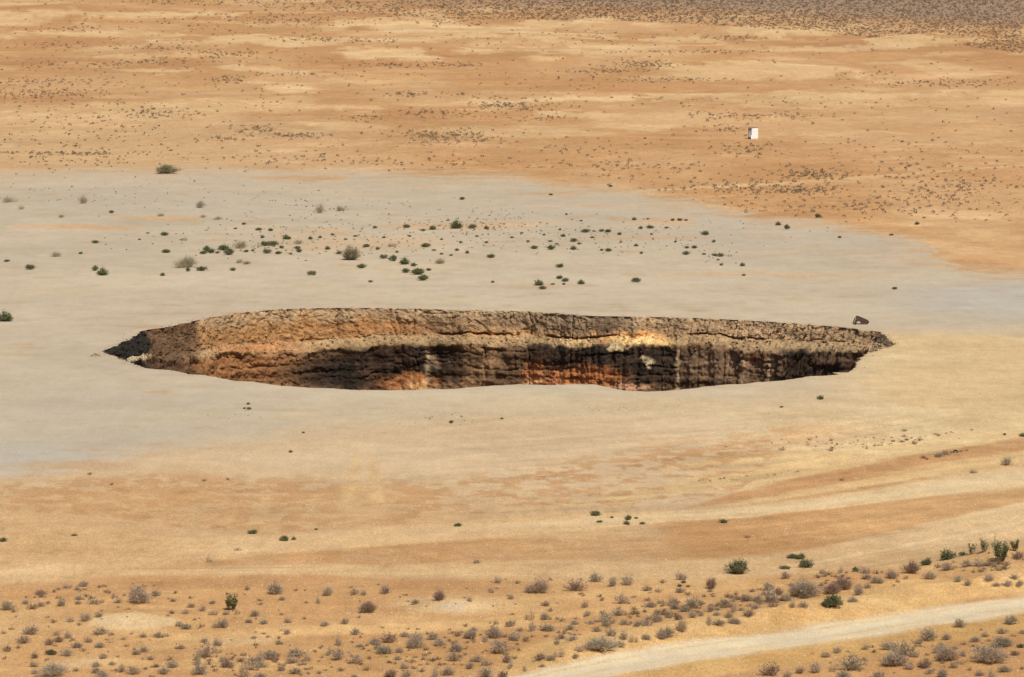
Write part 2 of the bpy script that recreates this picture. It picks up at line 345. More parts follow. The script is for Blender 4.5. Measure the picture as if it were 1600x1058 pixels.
def soil_material():
    m, N, L, b = new_mat('soil')
    at = N.new('ShaderNodeAttribute'); at.attribute_name = 'soil'
    geo = N.new('ShaderNodeNewGeometry'); pos = geo.outputs['Position']
    g1 = noise_node(N, L, pos, 3.2, 5, 0.7); g2 = noise_node(N, L, pos, 0.5, 4, 0.6); g3 = noise_node(N, L, pos, 9.0, 3, 0.6)
    f = math_node(N, L, 'MULTIPLY', map_range(N, L, g1, .25, .75, .84, 1.16), map_range(N, L, g2, .25, .75, .91, 1.09))
    f = math_node(N, L, 'MULTIPLY', f, map_range(N, L, g3, .25, .75, .86, 1.14))
    mp = N.new('ShaderNodeMapping'); mp.inputs['Scale'].default_value = (1.0, .16, 1.0); L.new(pos, mp.inputs['Vector'])
    g4 = noise_node(N, L, mp.outputs[0], 11.0, 5, 0.8); g5 = noise_node(N, L, mp.outputs[0], 1.3, 4, 0.7)
    f = math_node(N, L, 'MULTIPLY', f, map_range(N, L, g4, .28, .72, .68, 1.32))
    f = math_node(N, L, 'MULTIPLY', f, map_range(N, L, g5, .28, .72, .91, 1.09))
    # the smooth clay flat shows less of the grain than the gravelly sand (paler and greyer soil)
    sep = N.new('ShaderNodeSeparateColor'); L.new(at.outputs['Color'], sep.inputs[0])
    grain = map_range(N, L, math_node(N, L, 'DIVIDE', sep.outputs[2], sep.outputs[0]), .30, .55, 1.0, .42)
    f = math_node(N, L, 'ADD', math_node(N, L, 'MULTIPLY', math_node(N, L, 'SUBTRACT', f, 1.0), grain), 1.0)
    col = scale_col(N, L, at.outputs['Color'], f)
    orange = map_range(N, L, math_node(N, L, 'DIVIDE', sep.outputs[2], sep.outputs[0]), .27, .45, 1.0, .12)
    clay = map_range(N, L, math_node(N, L, 'DIVIDE', sep.outputs[2], sep.outputs[0]), .40, .52, 0.0, 1.0)
    def streak(loc, sc, a, b_, tint, amt, orange=orange):
        q = N.new('ShaderNodeMapping'); q.inputs['Scale'].default_value = sc; q.inputs['Location'].default_value = loc; L.new(pos, q.inputs['Vector'])
        k = noise_node(N, L, q.outputs[0], 1.0, 12, .66)
        k = math_node(N, L, 'MULTIPLY', map_range(N, L, k, a, b_, 0.0, amt), orange)
        mm = N.new('ShaderNodeMix'); mm.data_type = 'RGBA'; mm.blend_type = 'MULTIPLY'
        L.new(k, mm.inputs[0]); L.new(col, mm.inputs[6]); mm.inputs[7].default_value = (*tint, 1)
        return mm.outputs[2]
    col = streak((3, 5, 0), (.020, .016, .02), .54, .60, (1.20, 1.30, 1.42), .75)
    col = streak((13, 1, 0), (.10, .07, .1), .53, .62, (1.12, 1.17, 1.22), .7)
    col = streak((7, 9, 0), (.016, .014, .02), .53, .62, (.92, .88, .83), .8)
    col = streak((1, 4, 0), (.35, .22, .3), .54, .64, (.86, .80, .74), .75)
    col = streak((2, 8, 0), (.05, .05, .05), .52, .64, (.93, .915, .90), .8, clay)
    col = streak((6, 3, 0), (.03, .045, .05), .52, .64, (1.05, 1.02, .97), .9, clay)
    col = streak((9, 2, 0), (.5, .28, .5), .56, .68, (.91, .89, .87), .7, clay)
    L.new(col, b.inputs['Base Color'])
    bp = N.new('ShaderNodeBump'); bp.inputs['Strength'].default_value = 0.6; bp.inputs['Distance'].default_value = 0.07
    L.new(math_node(N, L, 'ADD', g1, g2), bp.inputs['Height']); L.new(bp.outputs[0], b.inputs['Normal'])
    return m
def rock_material():
    m, N, L, b = new_mat('burnt_rock')
    at = N.new('ShaderNodeAttribute'); at.attribute_name = 'soil'
    geo = N.new('ShaderNodeNewGeometry'); pos = geo.outputs['Position']
    g1 = noise_node(N, L, pos, 2.2, 6, 0.7); g3 = noise_node(N, L, pos, 8.0, 4, 0.7)
    g6 = noise_node(N, L, pos, 3.6, 5, 0.8)
    f = math_node(N, L, 'MULTIPLY', map_range(N, L, g1, .25, .75, .70, 1.30), map_range(N, L, g3, .25, .75, .58, 1.42))
    f = math_node(N, L, 'MULTIPLY', f, map_range(N, L, g6, .3, .7, .68, 1.32))
    L.new(scale_col(N, L, at.outputs['Color'], f), b.inputs['Base Color'])
    bp = N.new('ShaderNodeBump'); bp.inputs['Strength'].default_value = 0.8; bp.inputs['Distance'].default_value = 0.12
    L.new(math_node(N, L, 'ADD', g1, g3), bp.inputs['Height']); L.new(bp.outputs[0], b.inputs['Normal'])
    return m
def plant_material(name, cols, attr=False):
    m, N, L, b = new_mat(name, 0.8)
    ramp = N.new('ShaderNodeValToRGB')
    els = ramp.color_ramp.elements
    while len(els) < len(cols): els.new(0.5)
    for i, c in enumerate(cols):
        els[i].position = i / (len(cols) - 1); els[i].color = (*c, 1)
    if attr:
        a = N.new('ShaderNodeAttribute'); a.attribute_name = 'tint'; src = a.outputs['Fac']
    else:
        a = N.new('ShaderNodeObjectInfo'); src = a.outputs['Random']
    L.new(src, ramp.inputs[0])
    geo = N.new('ShaderNodeNewGeometry')
    g = noise_node(N, L, geo.outputs['Position'], 7.0, 3, 0.6)
    col = scale_col(N, L, ramp.outputs[0], map_range(N, L, g, .3, .7, .7, 1.3))
    L.new(col, b.inputs['Base Color'])
    tr = N.new('ShaderNodeBsdfTranslucent'); L.new(col, tr.inputs['Color'])
    mx = N.new('ShaderNodeMixShader'); mx.inputs[0].default_value = .35
    L.new(b.outputs[0], mx.inputs[1]); L.new(tr.outputs[0], mx.inputs[2]); L.new(mx.outputs[0], N['Material Output'].inputs['Surface'])
    return m
def plain_material(name, c, rough, metal=0.0, var=0.25, scale=6.0, c2=None):
    m, N, L, b = new_mat(name, rough); b.inputs['Metallic'].default_value = metal
    co = N.new('ShaderNodeTexCoord')
    g = noise_node(N, L, co.outputs['Object'], scale, 5, 0.65)
    ramp = N.new('ShaderNodeValToRGB')
    ramp.color_ramp.elements[0].position = .3; ramp.color_ramp.elements[1].position = .7
    ramp.color_ramp.elements[0].color = (*[v * (1 - var) for v in (c2 or c)], 1); ramp.color_ramp.elements[1].color = (*c, 1)
    L.new(g, ramp.inputs[0]); L.new(ramp.outputs[0], b.inputs['Base Color'])
    return m

M_SOIL = soil_material(); M_ROCK = rock_material()
GREYS = [(.37, .295, .215), (.46, .36, .255), (.40, .34, .235), (.51, .405, .285), (.43, .325, .23)]
M_GREY = plant_material('dry_twigs', GREYS); M_GREY_A = plant_material('dry_twigs_far', [tuple(v * w for v, w in zip(c, (.66, .60, .55))) for c in GREYS], True)
M_GREEN = plant_material('green_leaves', [(.145, .165, .075), (.17, .185, .088), (.21, .205, .115)]); M_GREEN_A = plant_material('green_leaves_far', [(.10, .115, .05), (.15, .15, .08)], True)
M_OLIVE = plant_material('olive_leaves', [(.21, .21, .085), (.26, .23, .10)])
M_PALEB = plant_material('pale_twigs', [(.46, .38, .27), (.54, .46, .33)])
M_OLDRY = plant_material('olive_twigs', [(.31, .27, .16), (.35, .30, .18)])
M_RED = plant_material('russet_twigs', [(.34, .235, .165), (.38, .26, .18)])
M_WOOD = plain_material('dead_wood', (.22, .16, .11), .9)
M_WHITE = plain_material('white_paint', (.82, .82, .80), .4, 0, .06, 2.0)
M_OFFW = plain_material('dusty_white_paint', (.62, .58, .53), .6, 0, .2, 3.0)
M_BLACK = plain_material('tyre_rubber', (.018, .017, .017), .8)
M_STEEL = plain_material('grey_steel', (.25, .25, .25), .5, .6)
M_RUST = plain_material('rusty_steel', (.085, .045, .032), .85, .1, .55, 5.0)
M_DKRUST = plain_material('dark_rust', (.055, .033, .024), .85, .1, .4, 5.0)
M_PEB = plain_material('pale_stone', (.72, .66, .55), .9, 0, .3, 4.0)

# ------------------------------------------------------------------ mesh helpers
def mesh_from(name, V, faces, mat, smooth=False, col=None, tint=None):
    me = bpy.data.meshes.new(name)
    V = np.ascontiguousarray(V, dtype=np.float32)
    faces = np.ascontiguousarray(faces, dtype=np.int32)
    k = faces.shape[1]; n = len(faces)
    me.vertices.add(len(V)); me.vertices.foreach_set('co', V.ravel())
    me.loops.add(n * k); me.loops.foreach_set('vertex_index', faces.ravel())
    me.polygons.add(n); me.polygons.foreach_set('loop_start', np.arange(0, n * k, k, dtype=np.int32))
    me.update(calc_edges=True)
    if smooth: me.polygons.foreach_set('use_smooth', np.ones(n, dtype=bool))
    if col is not None:
        a = me.attributes.new('soil', 'FLOAT_COLOR', 'POINT')
        a.data.foreach_set('color', np.concatenate((col, np.ones((len(col), 1))), 1).astype(np.float32).ravel())
    if tint is not None:
        a = me.attributes.new('tint', 'FLOAT', 'POINT'); a.data.foreach_set('value', tint.astype(np.float32))
    me.materials.append(mat)
    return me
def link(name, me, parent=None, **props):
    o = bpy.data.objects.new(name, me); scene.collection.objects.link(o)
    if parent is not None: o.parent = parent
    for k, v in props.items():
        if v: o[k] = v
    return o
def grid_faces(nr, nc, wrap=False):
    r = np.arange(nr - 1)[:, None]; c = np.arange(nc if wrap else nc - 1)[None, :]
    c2 = (c + 1) % nc
    a = r * nc + c; b = r * nc + c2; d = (r + 1) * nc + c2; e = (r + 1) * nc + c
    return np.stack((a, b, d, e), -1).reshape(-1, 4)

# ------------------------------------------------------------------ ground sheet: fan of quads round the viewpoint, finest where the view goes
az = np.radians(np.concatenate((np.linspace(-180, -30, 26)[:-1], np.linspace(-30, -7.6, 40)[:-1], np.linspace(-7.6, 7.6, 760), np.linspace(7.6, 30, 40)[1:], np.linspace(30, 180, 26)[1:])))
rows_py = np.concatenate((np.arange(1230, 1080, -4.0), np.arange(1080, 640, -1.35), np.arange(640, -30, -2.0), np.arange(-30, -90, -6.0)))
dist = CAM[2] / np.tan(PITCH + np.arctan((rows_py - H / 2) / F))
dist = np.concatenate((np.geomspace(1, dist[0], 26)[:-1], dist, np.geomspace(dist[-1], 45000, 26)[1:]))
AZ, DD = np.meshgrid(az, dist)
GX = (CAM[0] + DD * np.sin(AZ)).ravel(); GY = (CAM[1] + DD * np.cos(AZ)).ravel()
GP = np.stack((GX, GY, height(GX, GY)), -1)
fc = grid_faces(len(dist), len(az))[:, ::-1]
rd = rim_dist(GX, GY)
ins = rd < 2.4
fc = fc[~np.all(ins[fc], 1)]
ground = link('ground', mesh_from('ground', GP, fc, M_SOIL, True, soil(GP)), kind='structure')

# ------------------------------------------------------------------ crater
th = np.concatenate((np.linspace(-.16, math.pi + .16, 1750), np.linspace(math.pi + .16, 2 * math.pi - .16, 620)[1:-1]))
NC = len(th)
R0 = rim_r(th)
dirx, diry = np.cos(th), np.sin(th)
s_len = th * 35.0
farside = sstep(-0.30, -0.12, diry)
rp = np.stack((CEN[0] + R0 * dirx, CEN[1] + R0 * diry, 0 * th), -1)
rpx, rpy = project(rp)
# height of the upper cliff and drop of the ledge along the far wall
cliff_px = np.interp(rpx, [160, 200, 232, 330, 450, 560, 700, 800, 900, 1000, 1100, 1200, 1300, 1370, 1395], [12, 26, 38, 46, 51, 47, 40, 38, 36, 27, 26, 27, 24, 22, 4])
ZU = np.where(farside > .5, cliff_px / 16.2, 2.4) + 0.28 * fbm(s_len / 3.5, s_len * 0, 3, 71) + .12 * fbm(s_len / .8, s_len * 0, 2, 72)
ZU = np.maximum(ZU, .35)
ledge_px = np.interp(rpx, [160, 215, 232, 330, 450, 560, 700, 800, 900, 1000, 1100, 1200, 1300, 1395], [2, 3, 6, 12, 16, 21, 18, 17, 12, 14, 13, 18, 18, 10])
LD = np.where(farside > .5, ledge_px / 16.2 * .85, 1.0) * (1 + .45 * fbm(s_len / 2.2, s_len * 0 + 4, 4, 73)); LRUN = LD * .95 + .3 + .35 * fbm(s_len / 3.0, s_len * 0 + 6, 3, 74)
rows = []      # (t_upper, t_ledge, t_lower) per row
T = np.concatenate((np.linspace(0, 1, 56), 1 + np.linspace(0, 1, 22)[1:], 2 + np.linspace(0, 1, 74)[1:], 3 + np.linspace(0, 1, 14)[1:]))
TT = T[:, None]; S = np.broadcast_to(s_len[None, :], (len(T), NC)); TH = np.broadcast_to(th[None, :], S.shape)
tu = np.clip(TT, 0, 1); tl = np.clip(TT - 1, 0, 1); tw = np.clip(TT - 2, 0, 1); tf = np.clip(TT - 3, 0, 1)
LOWZ = 10.5
Z = -(tu * ZU + tl * LD + tw * np.maximum(LOWZ - ZU - LD, 3.0) + tf * 9.5)
IN = 0.75 * tu + tl * LRUN + 0.5 * tw + 13.0 * tf
# rock relief
wu = sstep(0.0, 0.03, TT) * (1 - sstep(.97, 1.0, TT)) * np.ones_like(S); wl = sstep(2.0, 2.06, TT) * np.ones_like(S); wt = (sstep(.97, 1.03, TT) * (1 - sstep(1.98, 2.04, TT))) * np.ones_like(S)
wz = Z + .25 * fbm(S / 1.3, Z / 1.3, 3, 77)
ws = S + .3 * fbm(S / 1.1, Z / 1.1, 3, 78)
f1, f2, cid = cells(ws / 1.7, wz / 1.15, 81); g1_, g2_, cid2 = cells(ws / .52, wz / .42, 84); h1_, h2_, cid3 = cells(ws / 4.6, wz / 3.0 + 5, 87)
e1 = 1 - sstep(.02, .14, f2 - f1); e2 = 1 - sstep(.02, .2, g2_ - g1_); e3 = 1 - sstep(.0, .05, h2_ - h1_)
flute = np.abs(fbm(S / .9 + .6 * Z, Z / 5.0, 3, 91))
right = sstep(1080, 1250, rpx)[None, :] * farside[None, :]
grit = fbm(S / .34, Z / .30, 4, 94)
up = .26 * (cid3 - .5) + .14 * (cid - .5) + .09 * (cid2 - .5) - .06 * e1 * (cid > .6) - .03 * e2 - .10 * e3 * (cid3 > .5) + .22 * fbm(S / .8, Z / 1.3, 4, 93) + .15 * grit + .10 * np.abs(fbm(S / .6, Z / 4, 3, 92))
up = up - right * .5 * sstep(.12, .0, flute) 
under = sstep(.86, .97, TT) * sstep(-.05, .15, fbm(S / 4.0, S * 0 + 3.3, 3, 95)) * (1 - .5 * right)
up = up - .75 * under
layer = np.floor((Z + .3 * fbm(S / 5, Z / 2, 3, 97)) / .5).astype(np.int64)
strat = _h(layer, (S / 9).astype(np.int64) * 0, 99) - .5
c1_, c2_, lcid = cells(ws / 2.6, wz / .75, 101); le = 1 - sstep(.02, .12, c2_ - c1_)
lo = .15 * strat + .15 * (lcid - .5) - .07 * le * (lcid > .5) + .17 * fbm(S / 1.0, Z / .8, 4, 103) + .12 * grit + .10 * (cid2 - .5) + .5 * fbm(S / 5.0, Z / 6.0, 2, 105)
lo = lo - right * .35 * sstep(.12, .0, flute) + right * .55 * (cid3 - .5)
lo = lo + .35 * sstep(2.0, 2.1, TT) * (1 - sstep(2.1, 2.35, TT)) * fbm(S / 1.5, S * 0 + 8, 3, 107)
# open cracks: bedding planes in the lower cliff, joints running down both
for i, d in enumerate((.45, 1.0, 1.55, 2.2, 2.9, 3.6)):
    zz = Z + (ZU + LD)[None, :] + d + .35 * fbm(S / 3.2, S * 0 + i * 3.7, 4, 141 + i)
    lo = lo - .24 * np.exp(-(zz / .065) ** 2) * sstep(.10, .36, fbm(S / 4.0 + 9 * i, S * 0 + i, 3, 151))
rj = np.random.default_rng(31)
for si in np.concatenate((rj.uniform(2, 108, 34), rj.uniform(4, 30, 16))):
    wob = S - si + .35 * fbm(Z / 1.1 + si, Z * 0 + si, 3, 161)
    cr = np.exp(-(wob / rj.uniform(.06, .12)) ** 2)
    up = up - rj.uniform(.10, .38) * cr; lo = lo - rj.uniform(.0, .22) * cr
ta = .16 * fbm(S / 1.2, Z / .8, 4, 109) + .12 * (cid2 - .5) + .12 * grit
lat = up * wu + lo * wl * (1 - tf) + ta * wt + tf * .8 * fbm(S / 3, Z / 2, 4, 111)
lat = lat + .14 * fbm(S / .5, S * 0 + 1.7, 3, 113) * (1 - sstep(0, .06, TT))
IN2 = IN + lat
ZN = Z + wt * (.20 * fbm(S / .9, IN / .9, 4, 115) + .16 * grit) + wt * .25 * np.maximum(0, cid2 - .86) * 5 * .6
RR = R0[None, :] - IN2
WX = CEN[0] + RR * dirx[None, :]; WY = CEN[1] + RR * diry[None, :]
ZN = ZN + 0.0
ZN[0] = height(rp[:, 0], rp[:, 1]) - 0.02
WP = np.stack((WX, WY, ZN), -1).reshape(-1, 3)

def wall_colour():
    # stains are laid on the wall by place along the rim (x) and depth below it; both measured on the smooth wall
    base = np.stack((CEN[0] + (R0[None, :] - IN) * dirx[None, :], CEN[1] + (R0[None, :] - IN) * diry[None, :], Z), -1).reshape(-1, 3)
    px, py = project(base)
    px = px.reshape(S.shape); py = py.reshape(S.shape)
    n1 = fbm(S / 1.6, Z / 1.2, 4, 121); n2 = fbm(S / .45, Z / .4, 3, 123); n3 = fbm(S / 6, Z / 3, 3, 125)
    qx = px + 14 * n1 + 5 * n2; qy = py + 7 * n1 + 4 * n2
    def k(r, g, b): return s2l((r, g, b)) * 1.10
    def kl(r, g, b): return s2l((r, g, b)) * .94
    c = np.tile(k(146, 112, 79), S.shape + (1,))
    # upper cliff
    c = lerp(c, k(160, 116, 73), blob(qx, qy, 430, 515, 170, 40, .5) * .9 * wu)
    c = lerp(c, k(168, 112, 62), blob(qx, qy, 700, 512, 160, 24, .6) * .5 * wu)
    c = lerp(c, k(158, 126, 94), sstep(600, 760, qx) * .85 * wu)
    c = lerp(c, k(168, 140, 109), (1 - sstep(.12, .55, TT + .3 * n1)) * .8 * sstep(290, 330, px))
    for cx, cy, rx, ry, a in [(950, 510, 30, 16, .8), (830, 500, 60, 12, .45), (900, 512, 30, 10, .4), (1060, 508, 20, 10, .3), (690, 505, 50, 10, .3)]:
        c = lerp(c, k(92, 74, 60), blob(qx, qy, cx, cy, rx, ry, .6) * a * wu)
    c = lerp(c, k(166, 134, 102), sstep(1020, 1100, qx) * .8 * wu)
    # sloping ledge of rubble
    c = lerp(c, kl(172, 140, 102), wt * .9)
    c = lerp(c, kl(182, 120, 72), wt * blob(qx, qy, 400, 545, 70, 10, .6) * .7)
    c = lerp(c, kl(170, 140, 106), wt * sstep(1060, 1150, qx) * .7)
    c = lerp(c, s2l((200, 182, 150)) / GAIN, sstep(.95, 1.1, TT) * (1 - sstep(1.75, 1.95, TT)) * (1 - sstep(222, 232, px)) * sstep(170, 185, px) * farside[None, :])
    # lower cliff
    c = lerp(c, k(128, 95, 69), wl)
    c = lerp(c, k(156, 106, 64), wl * blob(qx, qy, 370, 575, 110, 34, .6) * .9)
    c = lerp(c, k(150, 114, 80), wl * blob(qx, qy, 760, 575, 70, 36, .6) * .9)
    c = lerp(c, k(134, 104, 80), wl * blob(qx, qy, 1160, 560, 170, 40, .6) * .95)
    SOOT_SHADE = k(44, 36, 30)  # mostly soot; at the right, a recess's shade put into the colour
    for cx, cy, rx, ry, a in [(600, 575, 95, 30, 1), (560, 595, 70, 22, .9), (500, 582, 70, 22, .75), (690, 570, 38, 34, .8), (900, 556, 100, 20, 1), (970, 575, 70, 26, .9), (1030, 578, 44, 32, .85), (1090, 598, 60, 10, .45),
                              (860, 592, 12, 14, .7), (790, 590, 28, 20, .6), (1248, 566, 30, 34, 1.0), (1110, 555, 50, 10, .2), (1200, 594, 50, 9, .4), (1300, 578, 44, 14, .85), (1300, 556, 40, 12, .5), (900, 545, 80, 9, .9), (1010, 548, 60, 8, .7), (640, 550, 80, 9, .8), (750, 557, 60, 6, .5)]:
        c = lerp(c, SOOT_SHADE, blob(qx, qy, cx, cy, rx, ry, .55) * a * sstep(1.6, 2.1, TT + .5 * n1 + .2))
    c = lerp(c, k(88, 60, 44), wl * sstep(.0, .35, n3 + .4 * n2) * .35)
    for cx, cy, rx, ry, rgb, a in [(640, 599, 46, 15, (172, 112, 68), .9), (655, 604, 30, 9, (204, 154, 102), .8), (833, 580, 16, 18, (178, 112, 66), .95), (833, 597, 16, 6, (222, 160, 105), .9), (915, 592, 58, 18, (168, 104, 60), .95), (880, 598, 30, 8, (184, 118, 72), .8), (985, 606, 34, 7, (196, 146, 112), .9), (1180, 560, 18, 12, (140, 92, 62), .5)]:
        c = lerp(c, k(*rgb), blob(qx, qy, cx, cy, rx, ry, .45) * a)
    # bright sand layer under the overhang
    for cx, cy, rx, ry, rgb, a in [(1005, 533, 40, 8, (226, 184, 124), .8), (1000, 523, 34, 4, (204, 146, 84), .9), (895, 535, 18, 7, (214, 176, 122), .8), (945, 528, 16, 6, (205, 146, 88), .7), (965, 545, 14, 6, (216, 186, 140), .8), (780, 522, 60, 5, (182, 132, 82), .7), (1013, 568, 7, 8, (190, 165, 130), .9), (680, 565, 8, 8, (150, 120, 95), .8)]:
        c = lerp(c, k(*rgb), blob(qx, qy, cx, cy, rx, ry, .45) * a)
    for cx, w in [(1162, 3), (1202, 3), (1060, 3), (670, 4)]:      # pale runs of dust down the cliff
        c = lerp(c, k(176, 146, 112), np.exp(-((px - cx + 4 * n2) / w) ** 2) * wl * .7)
    # ends of the wall, dark brown to black
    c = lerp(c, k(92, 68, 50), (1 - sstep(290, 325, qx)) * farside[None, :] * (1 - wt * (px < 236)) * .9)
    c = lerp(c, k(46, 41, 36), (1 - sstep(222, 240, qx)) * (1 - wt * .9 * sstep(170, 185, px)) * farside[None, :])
    c = lerp(c, k(78, 67, 57), sstep(1350, 1375, qx) * wu * .8)
    c = c * (1 + .22 * n1 + .25 * n2)[..., None]
    # the side nearest the viewer and the floor
    nearw = (1 - farside)[None, :] * np.ones_like(S)
    c = lerp(c, k(130, 98, 68), nearw * (1 - wl)); c = lerp(c, k(84, 62, 46), nearw * wl)
    c = lerp(c, k(92, 66, 46), tf * np.ones_like(S))
    lum = (c @ np.array((.3, .59, .11)))[..., None]; c = (lum + (c - lum) * .95) * np.array((1.0, 1.02, .95))
    return np.clip(c, .004, .9).reshape(-1, 3)
WC = wall_colour()
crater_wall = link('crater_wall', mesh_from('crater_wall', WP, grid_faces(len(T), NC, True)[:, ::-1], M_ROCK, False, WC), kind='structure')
# loose rubble fallen on the ledge, in the cliffs' cracks and along the rim
def rubble():
    r = np.random.default_rng(5)
    pick = np.concatenate((r.integers(54, 84, 1500), r.integers(2, 54, 700), r.integers(84, 140, 700)))
    colm = r.integers(0, 1745, len(pick))
    idx = pick * NC + colm
    P = WP[idx]; C = WC[idx] * r.uniform(.7, 1.5, (len(idx), 1))
    P = P - np.stack((dirx[colm], diry[colm], np.zeros(len(colm))), -1) * .03
    # crumbs along the rim
    c2 = r.integers(0, NC, 700); q = R0[c2] + r.exponential(.35, 700) + .1
    P2 = np.stack((CEN[0] + q * dirx[c2], CEN[1] + q * diry[c2], 0 * q), -1); P2[:, 2] = height(P2[:, 0], P2[:, 1]) + .02
    P = np.concatenate((P, P2)); C = np.concatenate((C, np.tile(s2l((176, 146, 110)) / 1.3, (700, 1)) * r.uniform(.6, 1.2, (700, 1))))
    size = np.concatenate((.05 + .16 * r.random(len(pick)) ** 3, .015 + .05 * r.random(700) ** 3))
    ov = np.array([(1, 0, 0), (-1, 0, 0), (0, 1, 0), (0, -1, 0), (0, 0, .8), (0, 0, -.8), (.6, .6, .4), (-.6, -.6, .4)], float)[:6]
    of = np.array([(0, 2, 4), (2, 1, 4), (1, 3, 4), (3, 0, 4), (2, 0, 5), (1, 2, 5), (3, 1, 5), (0, 3, 5)])
    a = r.random(len(P)) * 6.28; ca, sa = np.cos(a)[:, None], np.sin(a)[:, None]
    o = ov[None] * (.55 + .9 * r.random((len(P), 6, 1))) * size[:, None, None]
    o = np.stack((o[..., 0] * ca - o[..., 1] * sa, o[..., 0] * sa + o[..., 1] * ca, o[..., 2]), -1)
    V = (P[:, None] + o).reshape(-1, 3); Fc = (of[None] + 6 * np.arange(len(P))[:, None, None]).reshape(-1, 3)
    link('rubble', mesh_from('rubble', V, Fc, M_ROCK, False, np.repeat(np.clip(C, .004, .9), 6, 0)), kind='stuff', label='loose rubble on the ledge and rim of the crater', category='rubble')
rubble()
# floor
last = WP.reshape(len(T), NC, 3)[-1][::5]
nfl = len(last); fr = []
for q in np.linspace(1, .02, 16):
    p = last.copy(); p[:, 0] = CEN[0] + (p[:, 0] - CEN[0]) * q; p[:, 1] = CEN[1] + (p[:, 1] - CEN[1]) * q
    p[:, 2] = -20 - 1.5 * (1 - q) + (.7 * fbm(p[:, 0] / 2, p[:, 1] / 2, 4, 131) if q < 1 else (last[:, 2] + 20 + .05)); fr.append(p)
FP = np.concatenate(fr)
link('crater_floor', mesh_from('crater_floor', FP, grid_faces(16, nfl, True)[:, ::-1], M_ROCK, False, np.tile(s2l((105, 76, 54)), (len(FP), 1))), kind='structure')
# broken ground round the rim, from the cliff's edge out under the ground sheet
ap = []
offs = [0, .12, .3, .55, .9, 1.3, 1.8, 2.5, 3.2, 4.0, 4.8]
edge0 = WP.reshape(len(T), NC, 3)[0]
for i, o_ in enumerate(offs):
    if i == 0: ap.append(edge0); continue
    q = (R0 + o_ + (-IN2[0]) * max(0, 1 - o_ / .9))
    p = np.stack((CEN[0] + q * dirx, CEN[1] + q * diry, 0 * q), -1)
    p[:, 2] = height(p[:, 0], p[:, 1]) + (.012 if i < len(offs) - 1 else -.06) - .02 * math.exp(-o_ * 3)
    ap.append(p)
AP = np.concatenate(ap)
apc = soil(AP)
rimmix = np.repeat(np.exp(-np.array(offs) / .25), NC)
dark = s2l((176, 146, 110)) / 1.3
apc = lerp(apc, dark, rimmix * .35 * (fbm(np.tile(s_len, len(offs)) / 1.1, np.repeat(offs, NC), 3, 135) * .5 + .6))
link('crater_rim', mesh_from('crater_rim', AP, grid_faces(len(offs), NC, True), M_SOIL, True, apc), kind='structure')

# ------------------------------------------------------------------ dirt tracks and the pale road (thin worn sheets on the ground)
def track(name, line, widths, n=700, m=28, lift=.03):
    xs = np.linspace(line[0][0], line[-1][0], n)
    c = np.interp(xs, [p[0] for p in line], [p[1] for p in line]); w = np.interp(xs, [p[0] for p in line], widths) * 1.05
    v = np.linspace(-1, 1, m)
    PX = np.broadcast_to(xs[None, :], (m, n)).ravel(); PY = (c[None, :] + v[:, None] * w[None, :]).ravel()
    P = ground_at(PX, PY)
    P[:, 2] += np.repeat(np.where(np.abs(v) > .99, -.02, lift), n)
    link(name, mesh_from(name, P, grid_faces(m, n)[:, ::-1], M_SOIL, True, soil(P)), kind='structure')
track('dirt_track', TRACK_UPPER, TRACK_UPPER_W)
track('dirt_track', TRACK_MID, TRACK_MID_W)
track('dirt_road', ROAD, ROAD_W)

# ------------------------------------------------------------------ plants
def tri_soup(A, B, C):
    V = np.stack((A, B, C), 1).reshape(-1, 3)
    return V, np.arange(len(V)).reshape(-1, 3)
def norm(v): return v / np.maximum(np.linalg.norm(v, axis=-1, keepdims=True), 1e-9)
def twig_dome(r, n, h=.62, width=.028, spread=1.0, wild=.25, fork=2, leafy=0.0, leaf=.05):
    """thin twigs from one root to a dome 1 m across; returns twig soup and leaf soup"""
    a = r.random(n) * 2 * math.pi; u = np.sqrt(r.random(n)) * spread
    lobes = 1 + wild * (np.sin(a * 2 + r.random() * 6) * .5 + np.sin(a * 3 + r.random() * 6) * .5 + (r.random(n) - .5))
    tip = np.stack((np.cos(a) * u * .5 * lobes, np.sin(a) * u * .5 * lobes, h * np.sqrt(np.clip(1 - (u * .93) ** 2, .015, 1)) * (1 + wild * (r.random(n) - .5) * 1.4)), -1)
    root = np.stack((tip[:, 0] * .18, tip[:, 1] * .18, np.full(n, -.03)), -1) + (r.random((n, 3)) - .5) * (.05, .05, 0)
    mid = root * .45 + tip * .55 + (r.random((n, 3)) - .5) * .07
    mid[:, 2] = np.maximum(mid[:, 2], .01) ; segs = [(root, mid, width * 1.2), (mid, tip, width)]
    tips = [tip]
    for f in range(fork):
        t = .3 + .6 * r.random((n, 1)); st = root * (1 - t) + tip * t
        e = st + norm(tip - root) * (.16 + .1 * r.random((n, 1))) + (r.random((n, 3)) - .5) * .24
        e[:, 2] = np.maximum(e[:, 2], .02); segs.append((st, e, width * .8)); tips.append(e)
    A, B, C = [], [], []
    for p, q, w in segs:
        side = norm(np.cross(q - p, r.random((n, 3)) - .5)) * w * .5
        A.append(p - side); B.append(p + side); C.append(q)
    tw = tri_soup(np.concatenate(A), np.concatenate(B), np.concatenate(C))
    lf = None
    if leafy > 0:
        P = np.concatenate(tips); k = int(len(P) * leafy)
        P = P[r.integers(0, len(P), k)] * (1 - .3 * r.random((k, 1)) ** 2) + (r.random((k, 3)) - .5) * .06
        d = norm(r.random((k, 3)) - (.5, .5, .2)) * leaf * (.6 + .8 * r.random((k, 1))); s_ = norm(np.cross(d, r.random((k, 3)) - .5)) * leaf * .4
        lf = tri_soup(P - s_, P + s_, P + d)
    return tw, lf
